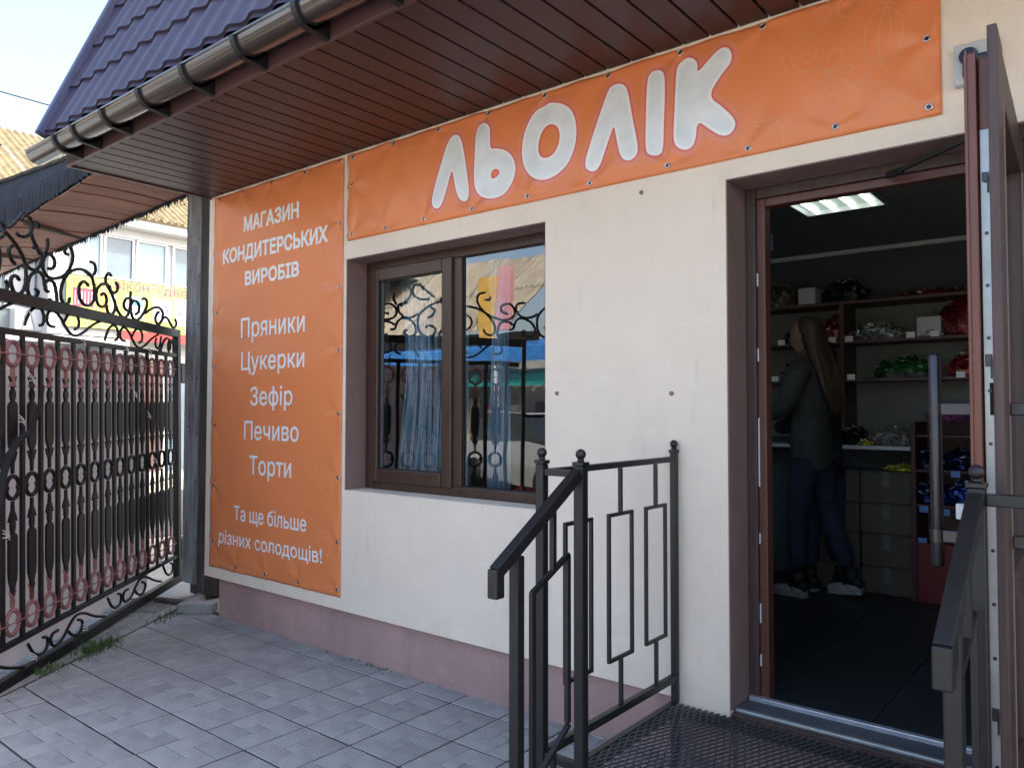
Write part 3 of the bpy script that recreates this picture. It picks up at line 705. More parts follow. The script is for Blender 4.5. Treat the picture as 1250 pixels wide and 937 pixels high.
def text_mesh(body, x0, zb, x1, cap, bold=0.0, ref='Н'):
    """glyph outlines sampled as a signed distance field and meshed by marching squares"""
    rc = contours(ref)[0]; ch = rc[:, 1].max()-rc[:, 1].min(); b0 = rc[:, 1].min()
    cs = contours(body); ax = min(c[:, 0].min() for c in cs); bx_ = max(c[:, 0].max() for c in cs)
    sx = (x1-x0)/(bx_-ax); sz = cap/ch
    cs = [np.stack([x0+(c[:, 0]-ax)*sx, zb+(c[:, 1]-b0)*sz], 1) for c in cs]
    ar = [0.5*abs(np.sum(c[:, 0]*np.roll(c[:, 1], -1)-np.roll(c[:, 0], -1)*c[:, 1])) for c in cs]
    sg = [np.sign(np.sum(c[:, 0]*np.roll(c[:, 1], -1)-np.roll(c[:, 0], -1)*c[:, 1])) for c in cs]
    so_ = sg[int(np.argmax(ar))]; h = cap/30; mg = cap*.12
    gx0, gz0 = min(c[:, 0].min() for c in cs)-mg, min(c[:, 1].min() for c in cs)-mg
    nx_ = int((max(c[:, 0].max() for c in cs)+mg-gx0)/h)+2; nz_ = int((max(c[:, 1].max() for c in cs)+mg-gz0)/h)+2
    F = np.full((nx_, nz_), -mg)
    def rng(c):
        return max(0, int((c[:, 0].min()-mg-gx0)/h)), min(nx_, int((c[:, 0].max()+mg-gx0)/h)+2), max(0, int((c[:, 1].min()-mg-gz0)/h)), min(nz_, int((c[:, 1].max()+mg-gz0)/h)+2)
    for i, c in enumerate(cs):
        if sg[i] != so_ and any(j != i and sg[j] == so_ and ar[j] > ar[i] and _inside(cs[j], c[:1, 0], c[:1, 1])[0] for j in range(len(cs))): continue
        i0, i1, j0, j1 = rng(c); X, Z = np.meshgrid(gx0+h*np.arange(i0, i1), gz0+h*np.arange(j0, j1), indexing='ij'); px, pz = X.ravel(), Z.ravel()
        f = _sd(c, px, pz)
        for j, hc in enumerate(cs):
            if j == i or sg[j] == sg[i] or ar[j] > ar[i]: continue
            if not _inside(c, hc[:1, 0], hc[:1, 1])[0]: continue
            f = np.minimum(f, -_sd(hc, px, pz))
        F[i0:i1, j0:j1] = np.maximum(F[i0:i1, j0:j1], f.reshape(X.shape))
    F = F+bold*cap+1e-9
    vid = {}; vs = []; fs = []
    def V_(k, x, z):
        if k not in vid: vid[k] = len(vs); vs.append((x, 0.0, z))
        return vid[k]
    act = np.argwhere((np.maximum.reduce([F[:-1, :-1], F[1:, :-1], F[1:, 1:], F[:-1, 1:]]) > 0))
    for i, j in act:
        i = int(i); j = int(j); cr = ((i, j), (i+1, j), (i+1, j+1), (i, j+1)); fv = [F[q] for q in cr]; poly = []
        for a in range(4):
            p, q = cr[a], cr[(a+1) % 4]; fp, fq = fv[a], fv[(a+1) % 4]
            if fp > 0: poly.append(V_(p, gx0+h*p[0], gz0+h*p[1]))
            if (fp > 0) != (fq > 0):
                t = fp/(fp-fq); poly.append(V_((min(p, q), max(p, q)), gx0+h*(p[0]+(q[0]-p[0])*t), gz0+h*(p[1]+(q[1]-p[1])*t)))
        if len(poly) > 2: fs.append(tuple(poly))
    me = bpy.data.meshes.new('lettering'); me.from_pydata(vs, [], fs); me.update(); return me
def make_banner(name, x0, x1, z0, z1, gts, label, lift):
    e = empty(name, label, 'banner')
    def disp(x, z):
        d = lift
        u, v = (x-x0)/(x1-x0), (z-z0)/(z1-z0)
        edge = min(x-x0, x1-x, z-z0, z1-z)
        d += .010*(1-math.exp(-max(edge, 0)/.10))
        d += .0035*noise.noise(Vector((x*1.3, z*2.2, 1)))+.0022*noise.noise(Vector((x*4, z*1.5, 4)))
        for (gx_, gz_) in gts:
            ddx, ddz = x-gx_, z-gz_; q = math.hypot(ddx, ddz)
            if q < .45:
                a = math.atan2(ddz, ddx); d += .0075*math.exp(-q/.15)*math.cos(a*4+gx_*7)*min(1, q/.03)
        return max(d, lift*.6)
    m = MB(); nu = int((x1-x0)/.018); nv = int((z1-z0)/.018)
    # upper edge dips a little between the grommets
    top = lambda x: -.006*abs(math.sin((x-x0)*math.pi/.34))
    def fn(u, v):
        x = x0+(x1-x0)*u; z = z0+(z1-z0)*v; z2 = z+top(x)*max(0, v-.9)*10
        return (x, -disp(x, z), z2)
    m.grid(fn, nu, nv)
    fab = m.build('banner_fabric', 'banner', e, smooth=True)
    sol = fab.modifiers.new('thick', 'SOLIDIFY'); sol.thickness = .0012; sol.offset = -1
    def put(nm, me, mt, off, parent=e):
        if nm != 'lettering': bisect_grid(me, .03)
        for v in me.vertices: v.co.y = -disp(v.co.x, v.co.z)-off
        me.materials.clear(); me.materials.append(MT[mt])
        for p in me.polygons:
            if p.normal.y > 0: p.flip()
            p.use_smooth = True
        o = bpy.data.objects.new(nm, me); C.objects.link(o); o.parent = parent; return o
    for (gx_, gz_) in gts:
        g_ = MB(); y = -disp(gx_, gz_)-.0015
        g_.tube([(gx_+.010*math.cos(t_*math.pi/8), y, gz_+.010*math.sin(t_*math.pi/8)) for t_ in range(16)], .0032, 6, closed=True)
        g_.build('grommet', 'grommet', e, smooth=True)
        MB().cyl((gx_, y-.0005, gz_), (gx_, y-.004, gz_), .0062, 10).build('grommet_screw', 'steel' if gz_ < z1-.06 else 'gap', e)
    return e, put
def poly_mesh(poly, holes=()):
    from mathutils.geometry import tessellate_polygon
    loops = [[Vector((x, z, 0)) for x, z in poly]]+[[Vector((x, z, 0)) for x, z in h] for h in holes]
    tris = tessellate_polygon(loops); vs = [v for l in loops for v in l]
    me = bpy.data.meshes.new('p'); me.from_pydata([(v.x, 0, v.y) for v in vs], [], [tuple(t_) for t_ in tris]); return me
def smooth_poly(p, it=2, closed=True):
    for _ in range(it):
        q = []; n = len(p)
        rng = range(n) if closed else range(n-1)
        if not closed: q.append(p[0])
        for i in rng:
            a, b = p[i], p[(i+1) % n]
            q += [(a[0]*.75+b[0]*.25, a[1]*.75+b[1]*.25), (a[0]*.25+b[0]*.75, a[1]*.25+b[1]*.75)]
        if not closed: q.append(p[-1])
        p = q
    return p
def ribbon(p, w0, w1, closed=True):
    n = len(p); L = []; Rr = []
    for i in range(n):
        a = Vector(p[i-1]) if (closed or i > 0) else Vector(p[0]); b = Vector(p[(i+1) % n]) if (closed or i < n-1) else Vector(p[-1])
        d = (b-a); d = d.normalized() if d.length > 1e-9 else Vector((1, 0)); nn = Vector((-d.y, d.x)); q = Vector(p[i])
        L.append(q+nn*w0); Rr.append(q+nn*w1)
    vs = [(v.x, 0, v.y) for v in L+Rr]; fs = [(i, (i+1) % n, n+(i+1) % n, n+i) for i in range(n if closed else n-1)]
    me = bpy.data.meshes.new('r'); me.from_pydata(vs, [], fs); return me

gv = [(-5.19+.0, 3.03), (-4.88, 3.03), (-4.53, 3.03), (-4.16, 3.03), (-3.80, 3.03)]
gv += [(-5.20, z) for z in (2.62, 2.2, 1.8, 1.38, .95, .55)]+[(-3.795, z) for z in (2.64, 2.25, 1.86, 1.47, 1.08, .69, .40)]+[(x, .395) for x in (-4.9, -4.55, -4.18)]
ban1, put1 = make_banner('vertical_banner', -5.262, -3.765, .358, 3.052, gv, 'tall orange vinyl banner with white list of sweets left of the window', .004)
lines = [("МАГАЗИН", -4.850, 2.744, -4.213, .100, .05), ("КОНДИТЕРСЬКИХ", -5.109, 2.545, -3.910, .098, .05), ("ВИРОБІВ", -4.822, 2.361, -4.206, .092, .05),
 ("Пряники", -4.866, 1.995, -4.136, .135, .012), ("Цукерки", -4.856, 1.767, -4.136, .124, .012), ("Зефір", -4.743, 1.523, -4.259, .124, .012),
 ("Печиво", -4.812, 1.288, -4.184, .126, .012), ("Торти", -4.740, 1.052, -4.259, .126, .012), ("Та ще більше", -4.928, .722, -4.096, .100, .014), ("різних солодощів!", -5.124, .544, -3.932, .092, .014)]
for s_, x0, zb, x1, cap, bold in lines:
    put1('lettering', text_mesh(s_, x0, zb, x1, cap, bold), 'white', .0016)
for p in ([(-3.98, 1.23), (-3.90, 1.22), (-3.84, 1.13), (-3.84, 1.02), (-3.90, .97), (-3.98, 1.02), (-4.01, 1.13)], [(-5.05, 1.2), (-4.96, 1.24), (-4.9, 1.15), (-4.93, 1.02), (-5.02, .98), (-5.08, 1.08)],
          [(-4.0, 2.1), (-3.9, 2.13), (-3.85, 2.03), (-3.92, 1.93), (-4.02, 1.98)], [(-5.1, .8), (-4.98, .84), (-4.9, .76), (-4.95, .66), (-5.06, .66)], [(-3.99, .72), (-3.88, .76), (-3.84, .66), (-3.9, .57)],
          [(-4.62, 1.5), (-4.5, 1.56), (-4.42, 1.46), (-4.5, 1.36), (-4.6, 1.4)], [(-5.05, 2.2), (-4.94, 2.26), (-4.88, 2.15), (-4.98, 2.05)], [(-4.4, .52), (-4.3, .55), (-4.22, .48), (-4.3, .42)]):
    put1('faint_drawing', ribbon(smooth_poly(p, 3), -.003, .003), 'bannerline', .0010)
for cx, cz in ((-3.93, 1.10), (-5.0, 1.1)):
    put1('faint_drawing', ribbon(smooth_poly([(cx-.05, cz), (cx, cz+.05), (cx+.04, cz-.02), (cx-.01, cz-.04)], 3), -.0025, .0025), 'bannerline', .0010)

bx0, bx1, bz0, bz1 = -3.722, -.505, 2.520, 3.052
gh = [(-3.675, 3.025)]+[(-3.675+.363*k+.0, 3.03) for k in range(1, 9)]+[(-.55, 3.02)]
gh += [(-3.68, z) for z in (2.86, 2.555)]+[(-3.38, 2.55), (-3.06, 2.552), (-2.70, 2.55), (-2.33, 2.552), (-1.96, 2.55), (-1.56, 2.552), (-1.20, 2.55), (-.86, 2.56), (-.545, 2.555), (-.548, 2.80)]
ban2, put2 = make_banner('shop_name_banner', bx0, bx1, bz0, bz1, gh, 'long orange vinyl banner with fat white letters under the eaves', .006)
LET = {
'L1': ([(-2.986,2.622),(-2.99,2.652),(-2.961,2.735),(-2.901,2.868),(-2.863,2.946),(-2.839,2.97),(-2.808,2.966),(-2.781,2.943),(-2.756,2.866),(-2.727,2.733),(-2.714,2.64),(-2.727,2.607),(-2.76,2.601),(-2.793,2.625),(-2.812,2.679),(-2.828,2.767),(-2.842,2.784),(-2.861,2.745),(-2.89,2.671),(-2.92,2.611),(-2.944,2.593),(-2.97,2.601)], None),
'S': ([(-2.621,2.988),(-2.585,2.968),(-2.572,2.937),(-2.572,2.834),(-2.527,2.831),(-2.457,2.803),(-2.414,2.754),(-2.402,2.698),(-2.423,2.635),(-2.474,2.59),(-2.544,2.579),(-2.616,2.595),(-2.662,2.63),(-2.675,2.695),(-2.668,2.82),(-2.667,2.931),(-2.654,2.977)], [(-2.559,2.722),(-2.527,2.729),(-2.504,2.715),(-2.509,2.691),(-2.544,2.678),(-2.566,2.689)]),
'O': ([(-2.146,2.972),(-2.084,2.94),(-2.046,2.892),(-2.031,2.813),(-2.039,2.739),(-2.077,2.672),(-2.146,2.628),(-2.225,2.613),(-2.289,2.636),(-2.339,2.685),(-2.359,2.755),(-2.352,2.834),(-2.322,2.907),(-2.273,2.961),(-2.209,2.98)], [(-2.177,2.879),(-2.138,2.857),(-2.123,2.809),(-2.138,2.754),(-2.177,2.718),(-2.225,2.717),(-2.257,2.747),(-2.257,2.8),(-2.241,2.848),(-2.212,2.874)]),
'L2': ([(-1.801,2.976),(-1.769,2.955),(-1.753,2.905),(-1.733,2.804),(-1.707,2.685),(-1.703,2.643),(-1.72,2.617),(-1.754,2.612),(-1.781,2.63),(-1.798,2.675),(-1.815,2.764),(-1.826,2.79),(-1.843,2.758),(-1.879,2.68),(-1.907,2.619),(-1.939,2.6),(-1.972,2.616),(-1.98,2.646),(-1.958,2.709),(-1.907,2.834),(-1.864,2.934),(-1.835,2.975)], None),
'I': ([(-1.647,2.976),(-1.609,2.985),(-1.573,2.962),(-1.569,2.887),(-1.577,2.729),(-1.582,2.624),(-1.604,2.604),(-1.649,2.618),(-1.66,2.654),(-1.657,2.775),(-1.655,2.91)], None),
'K': ([(-1.508,2.963),(-1.486,2.993),(-1.444,2.989),(-1.414,2.957),(-1.417,2.905),(-1.342,2.968),(-1.315,2.988),(-1.282,2.986),(-1.263,2.951),(-1.27,2.915),(-1.309,2.882),(-1.37,2.803),(-1.31,2.743),(-1.259,2.686),(-1.249,2.652),(-1.272,2.623),(-1.311,2.627),(-1.358,2.665),(-1.418,2.718),(-1.43,2.63),(-1.454,2.603),(-1.496,2.609),(-1.524,2.644),(-1.519,2.742),(-1.513,2.872)], None)}
def grow(p, k):      # push the outline outward a little before smoothing (corner cutting shrinks it)
    n = len(p); A = sum(p[i][0]*p[(i+1) % n][1]-p[(i+1) % n][0]*p[i][1] for i in range(n)); s = -1 if A > 0 else 1; out = []
    for i in range(n):
        d = (Vector(p[(i+1) % n])-Vector(p[i-1])).normalized(); nn = Vector((-d.y, d.x))*s; q = Vector(p[i])+nn*k; out.append((q.x, q.y))
    return out
for k, (o_, h_) in LET.items():
    po = smooth_poly(grow(o_, .004), 2); A = sum(po[i][0]*po[(i+1) % len(po)][1]-po[(i+1) % len(po)][0]*po[i][1] for i in range(len(po)))
    sg = -1 if A > 0 else 1
    hh = smooth_poly(h_, 2) if h_ else None
    put2('letter_glow', ribbon(po, .006*sg, .030*sg), 'glow', .0007)
    put2('letter_outline', ribbon(po, -.002*sg, .0085*sg), 'redline', .0012)
    if hh:
        A2 = sum(hh[i][0]*hh[(i+1) % len(hh)][1]-hh[(i+1) % len(hh)][0]*hh[i][1] for i in range(len(hh))); s2 = 1 if A2 > 0 else -1
        put2('letter_outline', ribbon(hh, -.002*s2, .010*s2), 'redline', .0012)
    put2('letter', poly_mesh(po, [hh] if hh else []), 'white', .0017)
    # mottled grey centre
    inn = smooth_poly(grow(o_, -.010), 2); hi = [smooth_poly(grow(h_, .014), 2)] if h_ else []
    if k == 'S': hi = [smooth_poly(grow(h_, .012), 2)]
    put2('letter_shading', poly_mesh(inn, hi), 'lettermottle', .0022)
for p, cl_ in (([(-0.948,2.853),(-0.953,2.867),(-0.97,2.877),(-0.985,2.87),(-0.982,2.845),(-0.959,2.827),(-0.931,2.831),(-0.922,2.857),(-0.936,2.891),(-0.97,2.913),(-1.011,2.907),(-1.025,2.87),(-1.012,2.824),(-0.966,2.793),(-0.914,2.796),(-0.895,2.838),(-0.908,2.9),(-0.952,2.943),(-1.01,2.949),(-1.052,2.914),(-1.056,2.854),(-1.023,2.803),(-0.966,2.781)], 0),
  ([(-0.887,2.783),(-0.881,2.833),(-0.858,2.856),(-0.833,2.843),(-0.829,2.807),(-0.865,2.782),(-0.887,2.777)], 0), ([(-0.887,2.777),(-0.789,2.778),(-0.8,2.741),(-0.887,2.777)], 0),
  ([(-0.887,2.777),(-0.78,2.69),(-0.79,2.676),(-0.887,2.771)], 0), ([(-.887,2.77),(-0.844,2.684),(-0.888,2.673),(-0.889,2.772)], 0), ([(-.889,2.772),(-0.938,2.732),(-0.954,2.76),(-0.932,2.778),(-0.889,2.778)], 0),
  ([(-0.673,2.962),(-0.734,2.938),(-0.756,2.865),(-0.742,2.782),(-0.706,2.749),(-0.655,2.757),(-0.62,2.823),(-0.623,2.902)], 1), ([(-.703,3.0),(-.673,2.958),(-.633,3.0),(-.655,3.01),(-.70,3.005)], 1),
  ([(-0.706,2.749),(-0.758,2.707),(-0.774,2.695),(-0.738,2.696),(-0.717,2.679),(-0.687,2.682),(-0.671,2.684),(-0.676,2.718),(-0.701,2.748)], 1),
  ([(-0.673,2.96),(-0.706,2.884),(-0.701,2.753)], 0), ([(-0.673,2.96),(-0.654,2.856),(-0.698,2.752)], 0), ([(-0.917,3.03),(-0.884,3.03),(-0.867,3.004),(-0.884,2.969),(-0.918,2.974),(-0.937,3.003)], 1),
  ([(-.80,3.04),(-.78,3.0),(-.80,2.96),(-.84,2.97),(-.855,3.01),(-.83,3.04)], 1),
  ([(-1.176,2.648),(-1.061,2.639),(-1.056,2.541)], 0), ([(-1.18,2.64),(-1.11,2.61),(-1.07,2.63)], 0),
  ([(-3.213,2.963),(-3.149,2.98),(-3.023,2.938),(-2.992,2.887),(-3.043,2.838),(-3.073,2.696),(-3.157,2.711),(-3.202,2.87)], 1), ([(-3.2,2.87),(-3.16,2.84),(-3.13,2.87),(-3.09,2.84),(-3.04,2.85)], 0),
  ([(-3.555,2.924),(-3.448,2.888),(-3.436,2.807),(-3.505,2.741),(-3.625,2.746),(-3.699,2.807),(-3.688,2.886)], 1), ([(-3.56,2.88),(-3.5,2.86),(-3.49,2.81),(-3.53,2.78),(-3.6,2.79),(-3.63,2.84)], 1)):
    q = smooth_poly(p, 2, bool(cl_)); put2('faint_drawing', ribbon(q, -.0026, .0026, bool(cl_)), 'bannerline', .0009)
# tie tail between the banners and small wall screws
tag(MB().box(-3.745, -3.735, -.006, -.001, 2.50, 3.05).build('banner_edge_strip', 'stucco'), 'thin cream strip of wall trim between the two orange banners', 'strip')
for x, z, l in ((-1.693, 2.459, 'small grey wall plug under the letter banner'), (-2.155, 1.572, 'small grey wall plug right of the window'), (-1.55, 1.564, 'small grey wall plug left of the doorway')):
    MB().cyl((x, .001, z), (x, -.004, z), .010, 12).build('wall_plug', 'reveal', label=l, cat='wall plug')
se = empty('sensor_box', 'small light grey wall box with a dark blue inset beside the open door', 'wall box', loc=(-.39, 0, 2.665))
B('box_plate', 'plate', -.072, .06, -.035, -.001, -.068, .070, se, bevel=.004)
MB().cyl((-.028, -.0355, .022), (-.028, -.048, .022), .028, 20).build('lens_ring', 'navyp', se)
B('blue_inset', 'navyp', -.045, .05, -.052, -.0355, -.05, .02, se, bevel=.003)

# ================================================================== GATE
gate = empty('wrought_iron_gate', 'black wrought iron gate with scrolls on top and rows of pinkish rings', 'gate', loc=(-6.35, .33, 0))
gate.rotation_euler = Matrix.Rotation(-R(48), 3, 'Z').__matmul__(Matrix.Rotation(.0155, 3, 'Y')).__matmul__(Matrix.Rotation(.014, 3, 'X')).to_euler()
GL = 3.16
loc_ = lambda s, z: (s-.043*z, z+.0155*s)
def gbar(nm, s0, s1, z0, z1, d, m='gate', y=0): return B(nm, m, s0, s1, y-d/2, y+d/2, z0, z1, gate, bevel=.003)
gbar('top_bar', -.03, GL, 2.108, 2.172, .05); gbar('middle_rail', .036, GL-.06, 1.935, 1.968, .035)
gbar('lower_rail', .036, GL-.06, .243, .270, .035); gbar('bottom_bar', -.03, GL, .03, .092, .05)
gbar('hinge_stile', -.03, .035, .093, 2.107, .05); gbar('end_stile', GL-.03, GL, .093, 2.107, .05)
def scroll(pts, nm='scroll', r=.0108, m='gate', y=0):
    p = smooth_poly([loc_(*q) for q in pts], 2, False)
    MB().tube([(a, y+.001*((i*7) % 3), b) for i, (a, b) in enumerate(p)], r, 7).build(nm, m, gate, smooth=True)
    e_ = p[0]
TOP = [[(0.149,2.257),(0.115,2.224),(0.140,2.187),(0.197,2.177),(0.252,2.208),(0.316,2.249),(0.377,2.246),(0.429,2.212),(0.483,2.173),(0.541,2.181),(0.557,2.214),(0.533,2.252),(0.488,2.272)],[(0.771,2.336),(0.723,2.352),(0.682,2.331),(0.686,2.291),(0.745,2.231),(0.829,2.170),(0.898,2.160),(0.936,2.174),(0.968,2.219),(0.965,2.274),(0.917,2.309),(0.853,2.301),(0.818,2.273),(0.829,2.226),(0.887,2.205)],[(0.745,2.231),(0.625,2.285),(0.513,2.312),(0.430,2.299),(0.399,2.263),(0.420,2.213),(0.478,2.174)],[(0.974,2.366),(0.975,2.262),(0.999,2.194),(1.058,2.156),(1.112,2.158),(1.176,2.192),(1.224,2.249),(1.271,2.304),(1.338,2.345),(1.372,2.385),(1.352,2.424),(1.316,2.441),(1.287,2.426)],[(1.048,2.211),(1.108,2.222),(1.110,2.265),(1.075,2.296),(1.016,2.311),(0.976,2.295)],[(1.219,2.391),(1.184,2.381),(1.182,2.339),(1.227,2.311),(1.271,2.314),(1.312,2.339)],[(1.451,2.266),(1.410,2.288),(1.367,2.259),(1.375,2.207),(1.437,2.183),(1.489,2.191),(1.521,2.236),(1.514,2.296),(1.454,2.341),(1.371,2.355),(1.316,2.338)],[(1.343,2.211),(1.331,2.162),(1.265,2.152),(1.221,2.186),(1.212,2.229),(1.231,2.268)],[(1.632,2.297),(1.642,2.314),(1.690,2.321),(1.736,2.294),(1.752,2.249),(1.732,2.195),(1.674,2.166),(1.607,2.170),(1.556,2.201),(1.542,2.253),(1.549,2.320),(1.587,2.373),(1.655,2.394),(1.740,2.391),(1.829,2.367),(1.898,2.322),(1.946,2.264),(1.964,2.207),(1.950,2.154),(1.907,2.133),(1.865,2.153),(1.857,2.186)],[(1.581,2.467),(1.531,2.471),(1.505,2.437),(1.518,2.400),(1.557,2.378),(1.606,2.379),(1.655,2.394)],[(1.926,2.480),(1.925,2.453),(1.885,2.454)],[(1.881,2.518),(1.834,2.514),(1.805,2.478),(1.805,2.427),(1.854,2.354),(1.919,2.308),(1.995,2.284),(2.069,2.274),(2.124,2.295),(2.146,2.334),(2.134,2.383),(2.099,2.417),(2.057,2.419),(2.018,2.399),(2.011,2.367),(2.035,2.335),(2.078,2.330)],[(2.538,2.447),(2.498,2.432),(2.451,2.409),(2.403,2.379),(2.364,2.343),(2.336,2.304),(2.328,2.242),(2.336,2.183),(2.362,2.142),(2.403,2.123),(2.445,2.135),(2.467,2.168),(2.473,2.198),(2.454,2.220),(2.418,2.227),(2.396,2.208)],[(2.337,2.329),(2.303,2.304),(2.246,2.289),(2.201,2.300),(2.162,2.338),(2.152,2.379),(2.159,2.411),(2.195,2.423),(2.240,2.423)],[(2.096,2.189),(2.128,2.188),(2.139,2.222),(2.153,2.266),(2.189,2.290),(2.235,2.284),(2.284,2.256),(2.310,2.213),(2.314,2.162),(2.291,2.133),(2.251,2.126),(2.218,2.144),(2.202,2.173),(2.231,2.181)],[(2.128,2.231),(2.081,2.262),(2.025,2.262),(1.999,2.232),(1.984,2.179),(1.976,2.139),(2.020,2.132),(2.062,2.148)],[(2.518,2.184),(2.502,2.168),(2.501,2.138),(2.530,2.115),(2.574,2.121)],[(2.445,2.388),(2.480,2.362),(2.469,2.334),(2.442,2.302),(2.415,2.295)],[(2.433,2.461),(2.396,2.452),(2.344,2.459),(2.300,2.487),(2.282,2.518),(2.287,2.553),(2.304,2.580),(2.342,2.586),(2.375,2.570),(2.389,2.541)],[(2.200,2.545),(2.185,2.564),(2.201,2.576),(2.233,2.573),(2.264,2.554),(2.274,2.520),(2.261,2.483),(2.236,2.453),(2.203,2.428),(2.178,2.397)],[(2.121,2.501),(2.115,2.456),(2.138,2.410)],[(2.480,2.480),(2.421,2.528),(2.379,2.570),(2.350,2.599)],]
for i, t_ in enumerate(TOP): scroll(t_, y=(-.006 if i % 2 else .006))
# the scroll work goes on past the left edge of the picture, rising a little further
for t_ in TOP[8:16]: scroll([(s+1.02, z+.02) for s, z in t_])
LOW = [[(1.224,1.978),(1.186,1.986),(1.174,2.024),(1.194,2.075),(1.262,2.083),(1.326,2.050),(1.376,1.964)],[(1.062,1.987),(1.121,1.987),(1.150,2.016),(1.136,2.070),(1.079,2.087),(1.005,2.063),(0.929,1.994),(0.851,1.951),(0.747,1.970),(0.615,2.045),(0.474,2.094)],[(0.827,1.997),(0.771,2.019),(0.778,2.075),(0.832,2.103),(0.907,2.084),(0.950,2.035)],[(2.037,2.062),(1.987,2.033),(1.935,1.985),(1.882,1.936),(1.811,1.919),(1.722,1.960),(1.592,2.041),(1.474,2.079),(1.391,2.063),(1.356,2.006),(1.386,1.943),(1.437,1.923),(1.489,1.953),(1.491,2.003),(1.441,2.023)],]
for k in (-1, 0, 1, 2):
    for t_ in LOW[:3]:
        q = [(s+.95*k, z) for s, z in t_]
        if min(s for s, z in q) < .12 or max(s for s, z in q) > GL+.02: continue
        scroll(q, r=.0092)
        p = [(s, z) for s, z in q]
        pp = smooth_poly([(loc_(s, z)[0]-.04, .245-(loc_(s, z)[1]-1.968)*-.0-(loc_(s, z)[1]-1.955)*.86) for s, z in q], 2, False)
        MB().tube([(a, 0, b) for a, b in pp], .0092, 7).build('scroll', 'gate', gate, smooth=True)
scroll([(.15, 2.0), (.17, 2.05), (.22, 2.08), (.27, 2.06), (.28, 2.0), (.25, 1.96)], r=.009); scroll([(.3, 2.08), (.38, 2.04), (.42, 1.98), (.46, 1.97)], r=.009)
scroll([(.42, 2.085), (.44, 2.0), (.50, 1.97), (.54, 2.02), (.51, 2.06)], r=.009)
# bars and ornament columns
bar_me = None
def share(name, me, s, m, z=0, y=0):
    o = bpy.data.objects.new(name, me); C.objects.link(o); o.parent = gate; o.location = (s, y, z); return o
bm_ = MB().box(-.016, .016, -.008, .008, .271, 1.934); o = bm_.build('vertical_bar', 'gate', gate, loc=(.232, 0, 0)); BARM = o.data
s = .232+.184
while s < GL-.1: share('vertical_bar', BARM, s, None); s += .184
def prof(pr, t=.007):    # flat silhouette from (z, half width)
    m = MB(); pts = [(w, z) for z, w in pr]+[(-w, z) for z, w in reversed(pr) if w > 1e-5]
    n = len(pts); vs = [(x, -t, z) for x, z in pts]+[(x, t, z) for x, z in pts]
    m.add(vs, [tuple(range(n)), tuple(range(2*n-1, n-1, -1))]+[(i, n+i, n+(i+1) % n, (i+1) % n) for i in range(n)]); return m
def leafs(m, z, sgn, w=.03, h=.05):
    for sx in (-1, 1):
        m.add([(sx*.006, -.005, z), (sx*(w*.55), -.005, z+sgn*h*.35), (sx*w, -.005, z+sgn*h), (sx*w*.5, -.005, z+sgn*h*.75), (sx*.006, -.005, z+sgn*h*.55),
               (sx*.006, .005, z), (sx*(w*.55), .005, z+sgn*h*.35), (sx*w, .005, z+sgn*h), (sx*w*.5, .005, z+sgn*h*.75), (sx*.006, .005, z+sgn*h*.55)],
              [(0,1,2,3,4), (9,8,7,6,5), (0,5,6,1), (1,6,7,2), (2,7,8,3), (3,8,9,4)])
    return m
pl = prof([(1.655, .012), (1.64, .008), (1.625, .02), (1.60, .022), (1.58, .014), (1.572, .010), (1.565, .026), (1.55, .038), (1.37, .038), (1.33, .034), (1.30, .016), (1.27, .012), (1.176, .008)])
leafs(pl, 1.66, 1, .036); leafs(pl, 1.225, 1, .042, .07)
PU = pl
stub = prof([(1.757, .012), (1.70, .014), (1.656, .012)]); leafs(stub, 1.70, -1, .03, .05)
lowp = prof([(1.026, .008), (.96, .012), (.93, .016), (.90, .02), (.87, .018), (.857, .010), (.845, .028), (.83, .038), (.65, .038), (.60, .034), (.56, .018), (.53, .012), (.515, .010)])
leafs(lowp, .985, -1, .042, .07)
stub2 = prof([(.515, .012), (.48, .014), (.449, .010)]); leafs(stub2, .49, 1, .03, .05)
def ring(cz, r, rx): 
    m = MB(); m.tube([(rx*math.cos(a*math.pi/12), 0, cz+r*math.sin(a*math.pi/12)) for a in range(24)], .0125, 6, closed=True)
    m.sphere((rx-.012, 0, cz), (.014, .01, .018), 8, 6); m.sphere((-rx+.012, 0, cz), (.014, .01, .018), 8, 6); return m
RT, RM_, RB = ring(1.832, .066, .062), ring(1.101, .062, .060), ring(.368, .066, .062)
first = True; MS = {}
items = [('ring', RT, 'gatepink'), ('ring', RM_, 'gate'), ('ring', RB, 'gatepink'), ('spear', PU, 'gate'), ('spear', lowp, 'gate'), ('leaf_stub', stub, 'gatepink'), ('leaf_stub', stub2, 'gatepink')]
s = .140; k = 0
rust = {11: 'gaterust'}
while s < GL-.1:
    for j, (nm, mb, m) in enumerate(items):
        key = (j, (k == 11 and nm == 'leaf_stub') or (k == 4 and j == 0))
        if key not in MS:
            o = mb.build(nm, 'gaterust' if key[1] else m, gate, smooth=(nm == 'ring'), loc=(s, 0, 0)); MS[key] = o.data
        else: share(nm, MS[key], s, m)
    s += .184; k += 1
gbar('ring_tie_bar', .036, GL-.06, 1.828, 1.836, .005, 'gatepink', .0125); gbar('ring_tie_bar', .036, GL-.06, .364, .372, .005, 'gatepink', .0125)
